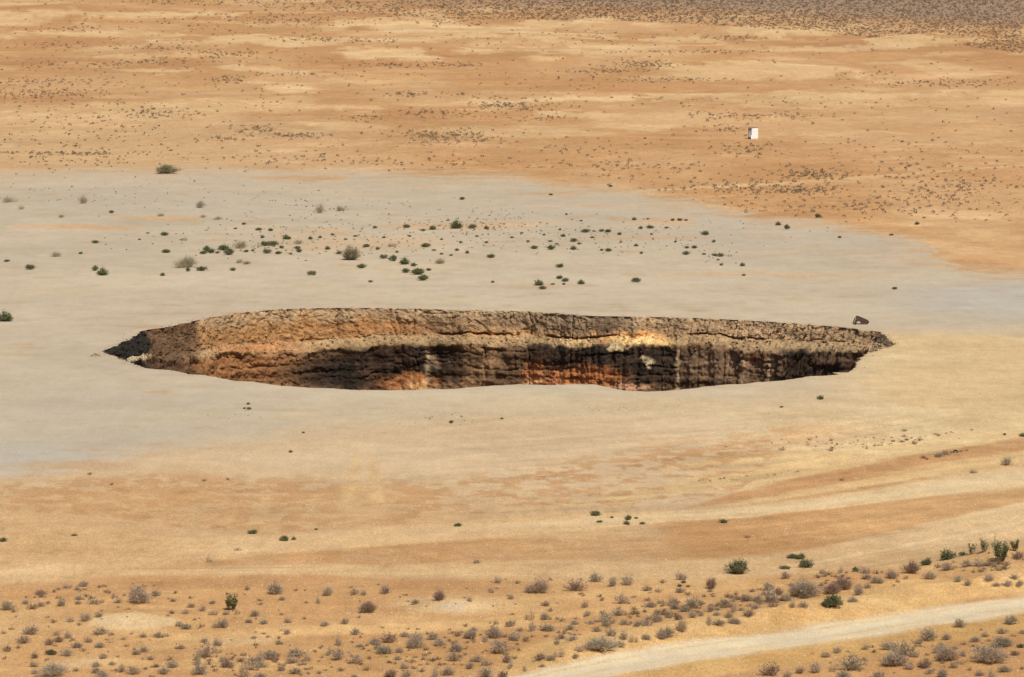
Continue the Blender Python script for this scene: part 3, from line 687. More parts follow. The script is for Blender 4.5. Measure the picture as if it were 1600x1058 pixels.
def join(*soups):
    V = []; Fc = []; n = 0
    for s_ in soups:
        if s_ is None: continue
        V.append(s_[0]); Fc.append(s_[1] + n); n += len(s_[0])
    return np.concatenate(V), np.concatenate(Fc)

R_ = np.random.default_rng(21)
def clump(r, n, k, **kw):
    """k overlapping domes of unequal size in one shrub"""
    tws, lfs = [], []
    for i in range(k):
        sc = 1.0 if k == 1 else r.uniform(.45, .75); a = r.random() * 6.28; d = 0 if k == 1 else .5 * (1 - sc) * r.uniform(.6, 1.15)
        tw, lf = twig_dome(r, max(20, int(n * sc)), **kw)
        for src, dst in ((tw, tws), (lf, lfs)):
            if src is None: continue
            v = src[0] * (sc, sc, sc * r.uniform(.8, 1.25)) + (math.cos(a) * d, math.sin(a) * d * .8, 0)
            dst.append((v, src[1]))
    tw = join(*tws); lf = join(*lfs) if lfs else None
    lo_, hi_ = np.percentile(tw[0][:, 0], (3, 97)); l2, h2 = np.percentile(tw[0][:, 1], (3, 97)); k_ = .95 / max(hi_ - lo_, h2 - l2); sh = np.array(((lo_ + hi_) / 2, (l2 + h2) / 2, 0))
    zk = kw.get('h', .5) / max(np.percentile(tw[0][:, 2], 98), .1); k_ = np.array((k_, k_, zk)); tw = ((tw[0] - sh) * k_, tw[1])
    if lf is not None: lf = ((lf[0] - sh) * k_, lf[1])
    return tw, lf
grey_v, red_v, pale_v, green_v, gtw_v, gleaf_v = [], [], [], [], [], []
grey_soup = []
for i in range(9):
    s_ = join(*clump(R_, 95, (1, 2, 3)[i % 3], h=R_.uniform(.42, .66), width=.026, wild=R_.uniform(.25, .6), fork=3, leafy=.7, leaf=.075))
    grey_soup.append(s_); grey_v.append(mesh_from('dry_shrub', *s_, M_GREY))
    red_v.append(mesh_from('russet_shrub', *s_, M_RED)); 
for i in range(4):
    s_ = join(*twig_dome(R_, 130, h=R_.uniform(.6, .9), width=.020, wild=.6, fork=3, leafy=.3, leaf=.05))
    pale_v.append(mesh_from('pale_shrub', *s_, M_PALEB))
green_soup = []
for i in range(6):
    tw, lf = clump(R_, 80, (1, 2, 3)[i % 3], h=R_.uniform(.40, .56), width=.025, wild=R_.uniform(.2, .5), fork=3, leafy=2.6, leaf=.085)
    green_soup.append(join(lf)); green_v.append(mesh_from('green_shrub', *join(lf, tw), M_GREEN))

# photo positions (px, py of the base, width): dry grey shrubs of the foreground
GREY = """131 916 15;121 922 11;64 929 20;163 917 9;165 925 8;105 919 12;12 953 20;40 944 11;64 948 14;76 944 8;48 952 9;96 947 15;125 937 14;122 944 11;148 944 19;184 942 12;177 935 12;215 929 22;243 931 18;218 942 32;225 918 9;271 940 9;298 935 8;299 949 12;355 929 8;332 943 10;406 939 9;407 945 9;430 928 24;440 938 11;386 922 10;497 943 13;268 959 11;290 959 12;333 961 15;316 955 11;353 961 10;371 960 11;398 963 13;389 973 11;412 975 14;344 981 22;351 974 14;290 983 14;280 979 12;314 980 9;248 996 17;223 996 11;192 1000 9;205 991 7;174 993 10;157 991 23;135 970 17;154 964 13;110 972 13;124 977 10;84 973 10;76 980 5;88 993 11;48 991 22;106 997 13;91 1003 17;113 1001 9;77 1008 14;85 1010 8;120 1012 15;138 1004 14;156 1012 14;36 1005 19;29 1013 8;10 1015 9;104 1025 18;130 1018 9;161 1029 14;197 1010 8;213 1023 12;225 1019 14;235 1031 12;175 1039 13;54 1028 14;74 1032 9;53 1042 14;7 1030 10;151 1042 15;119 1049 10;151 1052 15;55 1053 11;281 1014 15;340 1009 15;319 1004 12;340 1020 14;400 1009 9;397 998 11;419 996 7;437 1007 12;449 991 11;507 978 14;538 975 13;450 973 12;309 1040 22;270 1043 19;242 1043 13;227 1046 9;208 1053 24;190 1050 14;180 1049 10;254 1053 18;311 1054 24;356 1043 24;349 1034 13;375 1034 9;321 1027 24;395 1047 26;409 1043 18;409 1025 12;406 1033 16;423 1030 22;462 1025 28;457 1036 20;481 1033 15;529 1009 18;514 1024 16;528 1031 21;531 1019 10;492 1019 8;440 1048 12;462 1053 15;486 1046 10;382 1059 24;407 1060 16;160 1060 18;335 1049 9;547 1037 10;554 929 12;568 930 12;603 927 17;649 944 12;734 940 11;767 926 13;798 936 14;778 911 11;808 912 8;861 907 9;900 923 28;931 909 18;957 916 16;980 914 20;1035 911 10;1012 923 13;973 943 19;914 949 16;852 947 13;1016 949 16;1043 947 20;860 955 9;800 961 8;745 880 12;775 976 11;797 979 18;827 969 17;851 968 14;832 986 19;856 986 20;870 968 8;897 976 11;923 975 14;918 963 11;942 958 9;966 962 20;947 971 22;974 976 14;997 964 7;1026 972 18;1009 981 22;995 983 14;1040 994 26;955 994 20;935 987 11;974 999 14;990 1004 14;967 1011 14;921 1014 18;771 997 22;758 1003 13;741 986 11;734 998 19;716 994 12;668 991 9;677 999 17;687 1009 22;633 995 16;651 1003 18;624 1020 13;601 1021 24;608 1004 22;586 1007 22;562 1011 13;555 992 13;713 1018 20;710 1033 19;744 1034 18;782 1021 25;805 1001 18;792 1035 19;759 1040 13;734 1045 13;797 1045 18;820 1049 13;760 1058 22;785 1059 16;875 999 16;893 1003 16;873 1027 16;844 1031 20;860 1032 13;847 1042 11;835 1019 10;811 1017 9;808 1008 7;899 1029 12;823 1003 10;775 1008 13;557 1036 21;617 1038 8;622 1031 11;632 1045 12;610 1058 18;636 1057 17;660 1050 9;699 1055 19;680 1060 22;553 1059 11;1065 906 17;1201 923 18;1228 904 14;1285 896 14;1313 896 12;1278 903 10;1352 896 18;1355 905 12;1394 904 17;1452 905 18;1480 891 20;1510 885 18;1591 873 25;1497 910 15;1512 915 12;1545 907 14;1557 916 14;1574 916 14;1593 916 14;1229 939 18;1206 940 24;1186 940 18;1167 939 14;1129 946 20;1091 942 14;1081 950 20;1053 942 12;1053 952 12;1071 956 14;1110 956 14;1095 963 14;1146 957 20;1181 953 14;1158 954 12;1208 951 15;1170 963 18;1238 949 13;1255 949 17;1224 956 10;1108 976 18;1124 977 16;1148 975 18;1065 986 24;1341 930 18;1356 919 12;1362 943 7;1198 969 8;1207 962 7;1397 916 7;1316 932 8;1520 970 10;1500 980 17;1579 975 20;1566 990 16;1524 1003 15;1479 1000 13;1451 1001 24;1435 1006 14;1469 1020 21;1493 1014 12;1529 1018 14;1389 1014 28;1411 1024 35;1428 1027 16;1444 1043 22;1452 1053 17;1473 1058 16;1308 1020 18;1290 1027 16;1325 1019 6;1352 1015 12;1332 1047 36;1275 1051 20;1203 1055 28;1373 1058 20;1531 1056 14;1597 1046 10;1500 1038 12;1318 1060 20;1222 704 9;1265 688 8;1413 683 8;1413 674 8;1298 705 10;1429 694 10;1315 751 8;1572 727 16;1521 740 11;1468 713 15;1131 748 6;1167 841 10;174 758 8;140 742 8;319 752 7;356 750 6;327 879 11;372 861 10;1062 926 12;1075 930 10;1120 962 13;1138 966 12;1082 966 14;1048 966 14;1032 998 16;1010 999 14;948 978 14;890 984 13;870 1008 12;905 1018 14;1060 970 12;1215 930 14;1195 930 12;1175 925 10;1150 930 10;1325 905 9;1370 897 10;1415 905 10;1440 912 8;1530 925 10;1585 905 12;1560 900 10;1598 990 14;1540 995 12;1555 1012 14;1490 1044 12;1420 1046 16;1300 1050 12;1350 1032 10;1365 1020 9;1505 1025 14;1585 1024 12;1570 1050 18;1550 1058 16;1250 1052 14;1230 1058 12"""
# landmark plants: px, base py, width, height ratio, kind, label
SPECIAL = [
 (84, 1056, 40, 'pale', 'pale grey twiggy shrub on the bottom edge, near the lower left corner'),
 (648, 1012, 32, 'grey', 'wide low grey shrub, broadest in the scrub at bottom centre'),
 (938, 1016, 46, 'pale', 'broad pale grey twiggy shrub at the edge of the bank above the pale road'),
 (512, 930, 27, 'pale', 'ragged bare shrub with forked twigs, alone above the lower centre-left scrub'),
 (839, 926, 33, 'grey', 'wide grey shrub behind the pale bare patch, furthest right of it'),
 (574, 957, 26, 'red', 'russet brown dry shrub with white pebbles lying in front of it'),
 (687, 938, 20, 'red', 'small russet shrub on the rear edge of the pale bare patch'),
 (1111, 920, 18, 'red', 'upright rounded russet shrub below the round dark green shrub'),
 (1318, 921, 30, 'red', 'large domed russet shrub at the upper end of the grey thicket'),
 (1300, 928, 26, 'red', 'dusty russet shrub touching the large domed russet one on its left'),
 (1425, 896, 29, 'red', 'rounded russet shrub on the bank left of the sandy hillock'),
 (1257, 932, 42, 'grey', 'largest grey shrub in the thicket along the bank above the pale road'),
 (1480, 1032, 34, 'grey', 'dense dark grey shrub in the scrub below the pale road, second largest there'),
 (1548, 1036, 46, 'grey', 'widest grey shrub below the pale road, near the lower right corner'),
 (1568, 1010, 28, 'grey', 'domed grey shrub just behind the widest shrub near the lower right corner'),
 (1397, 1040, 35, 'grey', 'broad grey shrub below the pale road, left of the dense dark one'),
 (1531, 884, 24, 'pale', 'flat tangle of bare twigs on the flank of the sandy hillock'),
 (1370, 911, 22, 'pale', 'thin straw-coloured shrub on the bank between russet domes'),
 (1332, 941, 18, 'pale', 'pale wispy shrub beside the dark green shrub at the foot of the bank'),
 (549, 406, 28, 'olive', 'largest rounded olive-brown bush on the clay flat behind the crater'),
 (289, 418, 32, 'olivepale', 'wide pale olive bush on the clay flat with a green shrub at its right'),
 (374, 411, 14, 'pale', 'upright grey twiggy bush on the clay flat, left half of a leaning pair'),
 (385, 413, 14, 'red', 'low brownish bush on the clay flat, right half of a leaning pair'),
 (688, 412, 19, 'pale', 'lone pale bush of upright twigs behind the middle of the crater'),
 (88, 401, 17, 'pale', 'pale bush alone on the clay flat near the left edge'),
 (287, 376, 12, 'pale', 'small pale bush above the wide pale olive bush'),
 (130, 318, 14, 'olivepale', 'tall thin pale bush on the upper left clay flat'),
 (96, 340, 11, 'pale', 'small wispy bush below and left of the tall thin pale bush'),
 (251, 338, 11, 'pale', 'small conical pale bush on the upper left clay flat'),
 (313, 325, 14, 'olivepale', 'tall wispy olive bush, highest of three pale bushes at upper left centre'),
 (318, 340, 11, 'pale', 'small pale bush directly below the tall wispy olive bush'),
 (340, 343, 15, 'pale', 'low spreading pale bush right of and below the tall wispy olive bush'),
 (33, 327, 13, 'pale', 'thin reddish-grey bush close to the left edge of the clay flat'),
 (500, 333, 18, 'pale', 'faint tall bush with sparse stems on the upper clay flat'),
 (533, 330, 14, 'olivepale', 'faint olive bush right of the faint tall bush on the upper clay flat'),
 (613, 386, 14, 'pale', 'faint sparse bush above and right of the largest olive-brown bush'),
 (466, 381, 15, 'pale', 'grey bush among the green shrubs in the middle of the clay flat'),
 (376, 388, 22, 'olivepale', 'spreading greyish bush at the left end of the green shrub cluster'),
 (261, 271, 35, 'olive', 'wide dark olive bush on the far edge of the clay flat'),
 (15, 316, 24, 'olivepale', 'low wide olive tuft at the left edge of the clay flat'),
]
GREEN = """47 421 14;148 423 11;160 430 14;149 380 11;257 368 10;260 395 11;315 423 15;322 393 12;330 395 8;318 397 10;358 398 14;350 391 14;414 384 13;426 384 14;447 374 8;465 389 10;467 394 8;435 397 8;417 396 12;487 430 12;512 390 7;530 397 9;565 419 12;572 386 9;599 404 11;614 408 13;632 413 12;646 416 10;634 426 11;653 429 17;661 438 16;635 356 10;713 357 14;738 357 13;767 403 10;670 423 6;579 441 7;770 442 5;8 502 17;381 351 7;423 361 7;404 360 8;368 358 5;586 357 6;676 359 8;661 361 8;174 333 7;722 312 7;364 423 9;294 424 8;254 431 6;11 409 8;126 397 5;218 375 4;231 365 4;452 374 6;485 374 5;678 392 6;714 392 6;665 386 12;875 418 11;994 441 13;842 446 10;848 452 11;874 436 8;883 440 9;864 445 6;881 445 5;908 444 9;915 363 13;940 362 7;950 363 8;928 362 5;896 378 10;896 390 8;835 389 11;861 390 10;1016 357 9;1041 357 6;1001 358 7;991 344 5;1012 343 5;1051 345 5;1072 345 5;1062 345 8;1230 358 10;1216 352 7;954 292 7;1072 398 10;1085 388 7;1073 388 7;1115 379 7;1102 367 9;1117 400 8;1126 401 8;1100 398 5;1122 407 5;1127 415 5;1160 416 6;1162 431 6;1312 372 5;1398 452 7;1393 368 6;1002 397 6;994 385 5;970 379 5;940 392 5;951 393 8;1018 367 5;1278 340 9;1433 351 6;908 346 5;885 336 4;861 305 5;860 378 6;1055 379 5;968 367 5;382 639 5;389 640 6;388 632 5;395 834 13;444 846 13;459 844 6;116 838 8;5 847 10;715 823 9;494 828 5;474 677 4;454 707 5;784 655 5;705 661 6;930 806 14;937 817 8;981 813 12;979 820 8;1004 819 8;956 810 5;994 811 5;1130 817 12;1221 637 5;1282 624 8;1226 890 15;1259 887 18;1237 873 12;1250 874 16;1337 893 11;1480 874 18;1504 868 13;1447 883 14;80 1023 14;1595 1012 12;1570 680 5;1598 682 8;1068 911 8;1062 917 6;1075 917 5;705 400 5;690 398 5;730 396 5;555 370 6;520 368 5;500 372 5;540 375 5;620 395 5;410 372 5;395 392 6;440 388 6;385 394 6;340 396 6;455 398 5;590 390 5;745 370 6;760 380 5;800 372 5;815 365 5;825 378 5;880 370 6;870 382 5;905 382 5;925 372 5;850 368 5;875 360 5;760 358 6;700 345 5;640 370 5;600 372 5;690 375 5;720 380 6"""
GREEN_SP = [(1152, 897, 25, 'round dark green shrub beside the middle dirt track'), (1299, 948, 24, 'dark green shrub at the foot of the bank above the pale road')]

def parse(t): return [tuple(float(v) for v in e.split()) for e in t.replace('\n', '').split(';') if e.strip()]
GREEN_NAMED = {(47, 421): ('dark green shrub nearest the left edge of the clay flat', 'the leftmost green shrub'), (8, 502): ('wide green shrub at the left edge, left of the crater tip', 'the green shrub at the left edge'),
 (160, 430): ('larger and lower of a pair of green shrubs at left on the clay flat', 'the green pair at left'), (487, 430): ('lone dark green shrub just above the crater, left of its middle', 'the lone left green shrub'),
 (661, 438): ('lowest green shrub of the chain running down towards the crater', 'the lowest shrub of the chain'), (599, 404): ('topmost green shrub of the chain running down towards the crater', 'the topmost shrub of the chain'), (713, 357): ('large green shrub, left of two near the upper middle of the clay flat', 'the upper green pair'),
 (915, 363): ('largest green shrub in the right-hand cluster on the clay flat', 'the largest right-cluster shrub'), (848, 452): ('lower of two touching green shrubs near the crater rim', 'the touching green shrubs'), (994, 441): ('lone round dark green shrub behind the crater, right of its middle', 'the lone right green shrub'),
 (1230, 358): ('green shrub by the right end of the clay flat, larger of two', 'the green pair at right'), (1072, 398): ('left end shrub of the small green group at right on the clay flat', 'the small right green group'), (1398, 452): ('lone tiny green shrub above the rusty steel sheet', 'the lone tiny green shrub'),
 (395, 834): ('bright green shrub on the upper track, left of the larger pair', 'the green shrub on the upper track'), (444, 846): ('wide green shrub on the upper track, left of a tiny one', 'the wide green track shrub'), (930, 806): ('top left green shrub of the group on the upper track', 'the green group on the track'),
 (1480, 874): ('plump green shrub on the bank, larger of two left of the hillock', 'the plump green bank shrub'), (835, 389): ('dark green shrub, leftmost of the right-hand cluster on the clay flat', 'the right cluster left end'), (420, 384): ('', '')}
LANDMARKS = [(205, 968, 'the pale sand mound'), (360, 952, 'the tall yellow-green shrub'), (700, 948, 'the pale bare patch'), (938, 1016, 'the broad pale shrub by the bank'), (1152, 897, 'the round dark green shrub'),
 (1299, 948, 'the green shrub at the bank foot'), (1257, 932, 'the largest thicket shrub'), (1562, 875, 'the tall leafy bush on the hillock'), (0, 1058, 'the lower left corner'), (1600, 1058, 'the lower right corner'),
 (648, 1012, 'the wide low shrub at bottom centre'), (512, 930, 'the ragged forked shrub'), (839, 926, 'the wide shrub behind the bare patch'), (574, 957, 'the russet shrub with white pebbles'), (1318, 921, 'the large domed russet shrub'),
 (1425, 896, 'the rounded russet shrub on the bank'), (1480, 1032, 'the dense dark grey shrub'), (1397, 1040, 'the broad shrub below the road'), (84, 1056, 'the pale twiggy shrub at lower left'), (1111, 920, 'the upright russet shrub'),
 (549, 406, 'the largest olive-brown bush'), (289, 418, 'the wide pale olive bush'), (688, 412, 'the lone pale bush of upright twigs'), (1344, 507, 'the rusty metal sheet'), (1493, 708, 'the half-buried black tyre'), (163, 547, 'the left tip of the crater'),
 (261, 271, 'the wide olive bush on the far edge'), (994, 441, 'the lone green shrub behind the crater'), (1395, 540, 'the right tip of the crater'), (88, 401, 'the lone pale bush near the left edge'), (560, 760, 'the wheel ruts'), (376, 388, 'the spreading greyish bush'),
 (466, 381, 'the grey bush among green shrubs'), (313, 325, 'the tall wispy olive bush'), (0, 850, 'the left end of the upper track'), (1600, 740, 'the right end of the upper track'), (500, 333, 'the faint tall bush'), (1370, 911, 'the straw-coloured shrub on the bank')]
LANDMARKS += [(k[0], k[1], v[1]) for k, v in GREEN_NAMED.items() if v[0] and k != (994, 441)]
ORD = ['nearest'] + [w + ' nearest' for w in 'second third fourth fifth sixth seventh eighth ninth tenth eleventh twelfth thirteenth fourteenth fifteenth sixteenth seventeenth eighteenth nineteenth twentieth'.split()]
DIRS = ['right of', 'above right of', 'above', 'above left of', 'left of', 'below left of', 'below', 'below right of']
def labels_for(items, what):
    """items: (px, py, w). Each is told by the landmark it stands nearest to, its side of it and its rank there"""
    cell = {}
    for i, (x, y, w) in enumerate(items):
        best = min(range(len(LANDMARKS)), key=lambda k: math.hypot(x - LANDMARKS[k][0], 3.0 * (y - LANDMARKS[k][1])))
        lx, ly, _ = LANDMARKS[best]
        d = math.hypot(x - lx, 3 * (y - ly)); a = int(round(math.atan2(-(y - ly) * 3, x - lx) / (math.pi / 4))) % 8
        cell.setdefault((best, a), []).append((d, i))
    out = [None] * len(items)
    for (b, a), v in cell.items():
        v.sort()
        for k, (d, i) in enumerate(v):
            w = items[i][2]
            size = 'small ' if w < 10 else 'large ' if w >= 20 else ''
            lead = '' if len(v) == 1 else (', ' + ORD[min(k, 19)])
            out[i] = size + what + lead + ' ' + DIRS[a] + ' ' + LANDMARKS[b][2]
    return out
def px_scale(P): return F / np.linalg.norm(P - CAM, axis=-1)
def put(name, me, P, w_px, rot, hs=1.0, **props):
    o = link(name, me, **props)
    o.location = P
    k = w_px / float(px_scale(P))
    o.scale = (k, k, k * hs); o.rotation_euler = (0, 0, rot)
    return o

# named landmark plants (twigs and leaves as parts on the larger ones)
for x, y, w, kind, lab in SPECIAL:
    P = ground_at(x, y)[0]
    hs = {'pale': .8, 'grey': .95, 'red': 1.15, 'olive': 1.0, 'olivepale': .95}[kind]
    if lab.startswith(('tall', 'faint tall')): hs = 1.5
    if lab.startswith('wide dark olive'): hs = .7
    if lab.startswith(('flat', 'low')): hs = .55
    if 'upright rounded' in lab: hs = 1.6
    k = .9 * w / float(px_scale(P))
    dens = int({'pale': 190, 'grey': 220, 'red': 230, 'olive': 240, 'olivepale': 170}[kind] * (1 if y > 500 or w > 25 else .5))
    tw, lf = clump(R_, dens, 1 if kind in ('olive', 'red') else 3, h=.6, width=.020, wild=.45, fork=4, leafy={'pale': .25, 'grey': .6, 'red': .6, 'olive': 1.6, 'olivepale': .9}[kind], leaf=.05)
    root = link('dry_bush' if kind in ('olive', 'olivepale') else 'dry_shrub', None, label=lab, category='bush' if kind in ('olive', 'olivepale') else 'shrub', group='bushes on the clay flat' if y < 500 else 'dry shrubs of the foreground scrub')
    root.location = P; root.scale = (k, k, k * hs); root.rotation_euler = (0, 0, R_.random() * 6.28)
    mt = {'pale': M_PALEB, 'grey': M_GREY, 'red': M_RED, 'olive': M_OLDRY, 'olivepale': M_PALEB}[kind]; ml = {'pale': M_PALEB, 'grey': M_GREY, 'red': M_RED, 'olive': M_OLDRY, 'olivepale': M_OLDRY}[kind]
    link('twigs', mesh_from('twigs', *tw, mt), root); link('leaves', mesh_from('leaves', *lf, ml), root)

grey_items = sorted(parse(GREY), key=lambda e: -e[2])
NEAR_N = 300 - sum(1 for s_ in SPECIAL if s_[1] > 500)
grey_rest = grey_items[NEAR_N:]; grey_items = grey_items[:NEAR_N]
labs = labels_for(grey_items, 'grey-brown shrub')
GPs = ground_at([e[0] for e in grey_items], [e[1] for e in grey_items])
for i, (x, y, w) in enumerate(grey_items):
    reddish = R_.random() < .10
    put('dry_shrub', (red_v if reddish else grey_v)[i % 9], GPs[i], w * 1.0, R_.random() * 6.28, R_.uniform(.75, 1.15), label=labs[i], category='shrub', group='dry shrubs of the foreground scrub')
green_items = parse(GREEN)
labs = [GREEN_NAMED[(int(e[0]), int(e[1]))][0] if (int(e[0]), int(e[1])) in GREEN_NAMED else l for e, l in zip(green_items, labels_for(green_items, 'green shrub'))]
GPs = ground_at([e[0] for e in green_items], [e[1] for e in green_items])
for i, (x, y, w) in enumerate(green_items):
    put('green_shrub', green_v[i % 6], GPs[i], w * .92, R_.random() * 6.28, R_.uniform(.95, 1.3), label=labs[i], category='shrub', group='dark green shrubs')
for x, y, w, lab in GREEN_SP:
    P = ground_at(x, y)[0]; k = w / float(px_scale(P))
    tw, lf = clump(R_, 140, 3, h=.66, width=.022, wild=.4, fork=3, leafy=3, leaf=.07)
    root = link('green_shrub', None, label=lab, category='shrub', group='dark green shrubs'); root.location = P; root.scale = (k, k, k)
    link('twigs', mesh_from('twigs', *tw, M_WOOD), root); link('leaves', mesh_from('leaves', *lf, M_GREEN), root)

# taller plants with stems
def stem_plant(name, x, y, hpx, wpx, n, mat_leaf, lab, cat, leafy, leaf, lean=.35, droop=0.0):
    P = ground_at(x, y)[0]; sc = float(px_scale(P)); h = hpx / sc; w = wpx / sc
    root = link(name, None, label=lab, category=cat, group='tall stemmed plants'); root.location = P
    SA, SB, SC = [], [], []; LP = []
    for i in range(n):
        a = R_.random() * 6.28; u = math.sqrt(R_.random())
        tip = np.array((math.cos(a) * u * w * .5, math.sin(a) * u * w * .5, h * (R_.uniform(.55, 1.0) if i else 1.0)))
        b0 = np.array((tip[0] * (1 - lean) * .5, tip[1] * (1 - lean) * .5, -.04))
        mid = (b0 + tip) / 2 + (R_.random(3) - .5) * .1 * w
        prev = b0; rad = .018
        for q in (mid, tip):
            d = q - prev; sd = np.cross(d, (0.3, 1, .2)); sd = sd / np.linalg.norm(sd) * rad; s2 = np.cross(d, sd); s2 = s2 / np.linalg.norm(s2) * rad
            ring0 = [prev + sd, prev - .5 * sd + .87 * s2, prev - .5 * sd - .87 * s2]; ring1 = [q + (p - prev) * .6 for p in ring0]
            for j in range(3):
                k = (j + 1) % 3
                SA += [ring0[j], ring0[j]]; SB += [ring0[k], ring1[k]]; SC += [ring1[k], ring1[j]]
            prev = q; rad *= .6
        for j in range(leafy):
            t = R_.uniform(.35, 1.03); LP.append((b0 * (1 - t) + tip * t) + (R_.random(3) - .5) * (.14 * w + .05))
    LP = np.array(LP); k = len(LP)
    d = norm(R_.random((k, 3)) - (.5, .5, .3)) * leaf * (.6 + .8 * R_.random((k, 1))); s_ = norm(np.cross(d, R_.random((k, 3)) - .5)) * leaf * .4
    link('trunk', mesh_from('trunk', *tri_soup(np.array(SA), np.array(SB), np.array(SC)), M_WOOD), root)
    link('crown', mesh_from('crown', *tri_soup(LP - s_, LP + s_, LP + d), mat_leaf), root)
stem_plant('tall_shrub', 360, 953, 23, 21, 16, M_OLIVE, 'tall yellow-green shrub standing above the grey scrub at lower left', 'shrub', 60, .10)
stem_plant('tall_shrub', 1563, 877, 30, 34, 22, M_GREEN, 'tall leafy dark green bush on top of the sandy hillock', 'bush', 46, .10)
stem_plant('tall_shrub', 1537, 863, 19, 14, 7, M_OLIVE, 'upright brown-green plant on the hillock left of the tall leafy bush', 'shrub', 34, .10)
stem_plant('tall_shrub', 1519, 866, 17, 14, 8, M_OLIVE, 'sparse forked plant at the foot of the hillock', 'shrub', 18, .09)
stem_plant('tall_shrub', 1585, 861, 17, 16, 9, M_OLIVE, 'row of olive upright stems on the hillock near the right edge', 'shrub', 38, .10)
stem_plant('tall_shrub', 1554, 852, 19, 4, 2, M_WOOD, 'single thin tall stem rising behind the leafy bush on the hillock', 'shrub', 10, .05)

# far scrub: one mass of small shrubs
def scatter(pts, name, soups, mat, label, cat):
    """pts: array of px, py, width px"""
    P = ground_at(pts[:, 0], pts[:, 1]); sc = pts[:, 2] / px_scale(P)
    V, Fc, Tn, n = [], [], [], 0
    for i in range(len(P)):
        v, f = soups[i % len(soups)]
        a = R_.random() * 6.28; ca, sa = math.cos(a), math.sin(a); k = sc[i]
        q = np.stack((v[:, 0] * ca - v[:, 1] * sa, v[:, 0] * sa + v[:, 1] * ca, v[:, 2] * R_.uniform(.8, 1.2)), -1) * k + P[i]
        V.append(q); Fc.append(f + n); n += len(v); Tn.append(np.full(len(v), R_.random()))
    link(name, mesh_from(name, np.concatenate(V), np.concatenate(Fc), mat, tint=np.concatenate(Tn)), kind='stuff', label=label, category=cat)
def small_dome(r, n, h):
    a = r.random(n) * 6.28; u = np.sqrt(r.random(n)); c = np.stack((np.cos(a) * u * .42, np.sin(a) * u * .42, h * np.sqrt(1 - .8 * u ** 2) * r.uniform(.25, 1, n)), -1)
    d = norm(r.random((n, 3)) - .5) * .24; e = norm(np.cross(d, r.random((n, 3)) - .5)) * .14
    return tri_soup(c - e - d * .4, c + e - d * .4, c + d * .6)
FAR_SOUP = [small_dome(R_, 15, R_.uniform(.40, .6)) for i in range(12)]
CL = [(255, 77, 45, 4, 70), (240, 97, 38, 5, 60), (60, 128, 110, 7, 150), (55, 148, 95, 9, 260), (350, 85, 45, 6, 90), (120, 100, 110, 7, 120), (120, 72, 130, 8, 90), (120, 46, 60, 4, 40), (355, 125, 26, 5, 60), (245, 177, 48, 8, 130), (130, 185, 110, 30, 100), (400, 203, 34, 7, 80),
      (120, 241, 110, 3, 90), (470, 213, 45, 3, 60), (350, 218, 30, 3, 30), (700, 214, 70, 10, 260), (680, 150, 90, 5, 40), (620, 103, 50, 4, 70), (640, 148, 26, 3, 50), (560, 185, 30, 6, 40), (680, 178, 60, 5, 90), (780, 165, 40, 7, 110), (460, 117, 70, 3, 50), (720, 102, 40, 3, 60),
      (520, 63, 90, 3, 110), (690, 36, 50, 5, 90), (600, 36, 30, 3, 40), (450, 30, 160, 8, 200), (1010, 101, 50, 6, 170), (950, 112, 60, 4, 90), (1080, 82, 110, 2.5, 110), (1040, 125, 110, 3, 80), (1150, 60, 40, 3, 90), (1490, 131, 110, 5, 160), (1175, 182, 80, 5, 140), (830, 168, 50, 8, 90), (840, 186, 40, 5, 40),
      (1125, 200, 30, 7, 50), (1170, 235, 45, 9, 90), (1270, 273, 50, 7, 160), (1180, 294, 120, 9, 190), (1250, 300, 60, 6, 120), (1500, 290, 90, 12, 110), (1460, 312, 100, 14, 120), (1300, 325, 160, 9, 90), (960, 258, 90, 12, 80), (1450, 230, 150, 14, 60), (640, 255, 200, 10, 90), (440, 250, 120, 12, 60), (1400, 270, 120, 20, 70), (920, 235, 80, 10, 40),
      (1340, 117, 60, 3, 25), (1180, 160, 160, 8, 50), (900, 130, 160, 20, 60), (300, 150, 200, 40, 90), (500, 90, 250, 40, 90), (330, 40, 300, 20, 150), (900, 60, 200, 10, 120), (830, 20, 220, 10, 300)]
pts = []
for cx, cy, rx, ry, n in CL:
    g = R_.normal(size=(n, 2)) * .62
    pts.append(np.stack((cx + g[:, 0] * rx, cy + g[:, 1] * ry), -1))
g = R_.random((1000, 2)); pts.append(np.stack((g[:, 0] * 1700 - 50, -10 + 275 * g[:, 1]), -1))
g = R_.random((420, 2)); pts.append(np.stack((900 + g[:, 0] * 760, 255 + 95 * g[:, 1]), -1))
# dense belt along the top of the view, thickest at the right
g = R_.random((24000, 2)); bx = 1700 * g[:, 0] ** .62 - 30; lim = np.interp(bx, [0, 400, 700, 1000, 1150, 1300, 1500, 1600, 1700], [4, 12, 30, 34, 42, 54, 72, 84, 90])
by = -30 + (lim + 30) * g[:, 1]; keep = R_.random(len(bx)) < np.interp(bx, [0, 500, 900, 1700], [.12, .35, .85, 1])
pts.append(np.stack((bx, by), -1)[keep])
pts = np.concatenate(pts)
top_y = np.interp(pts[:, 0], [-50, 820, 850, 950, 1050, 1130, 1180, 1290, 1330, 1400, 1448, 1700], [266, 272, 284, 291, 308, 322, 340, 345, 355, 366, 372, 372])
pts = pts[(pts[:, 1] < top_y) & (pts[:, 1] > -60)]
for cx, cy, rx, ry in [(1440, 64, 80, 8), (1240, 54, 70, 6), (1180, 108, 120, 6), (925, 33, 36, 4), (600, 84, 80, 6), (620, 38, 60, 5), (60, 22, 170, 4), (1180, 207, 16, 16)]:
    d_ = ((pts[:, 0] - cx) / rx) ** 2 + ((pts[:, 1] - cy) / ry) ** 2
    pts = pts[(d_ > 1) | (R_.random(len(pts)) < .06)]
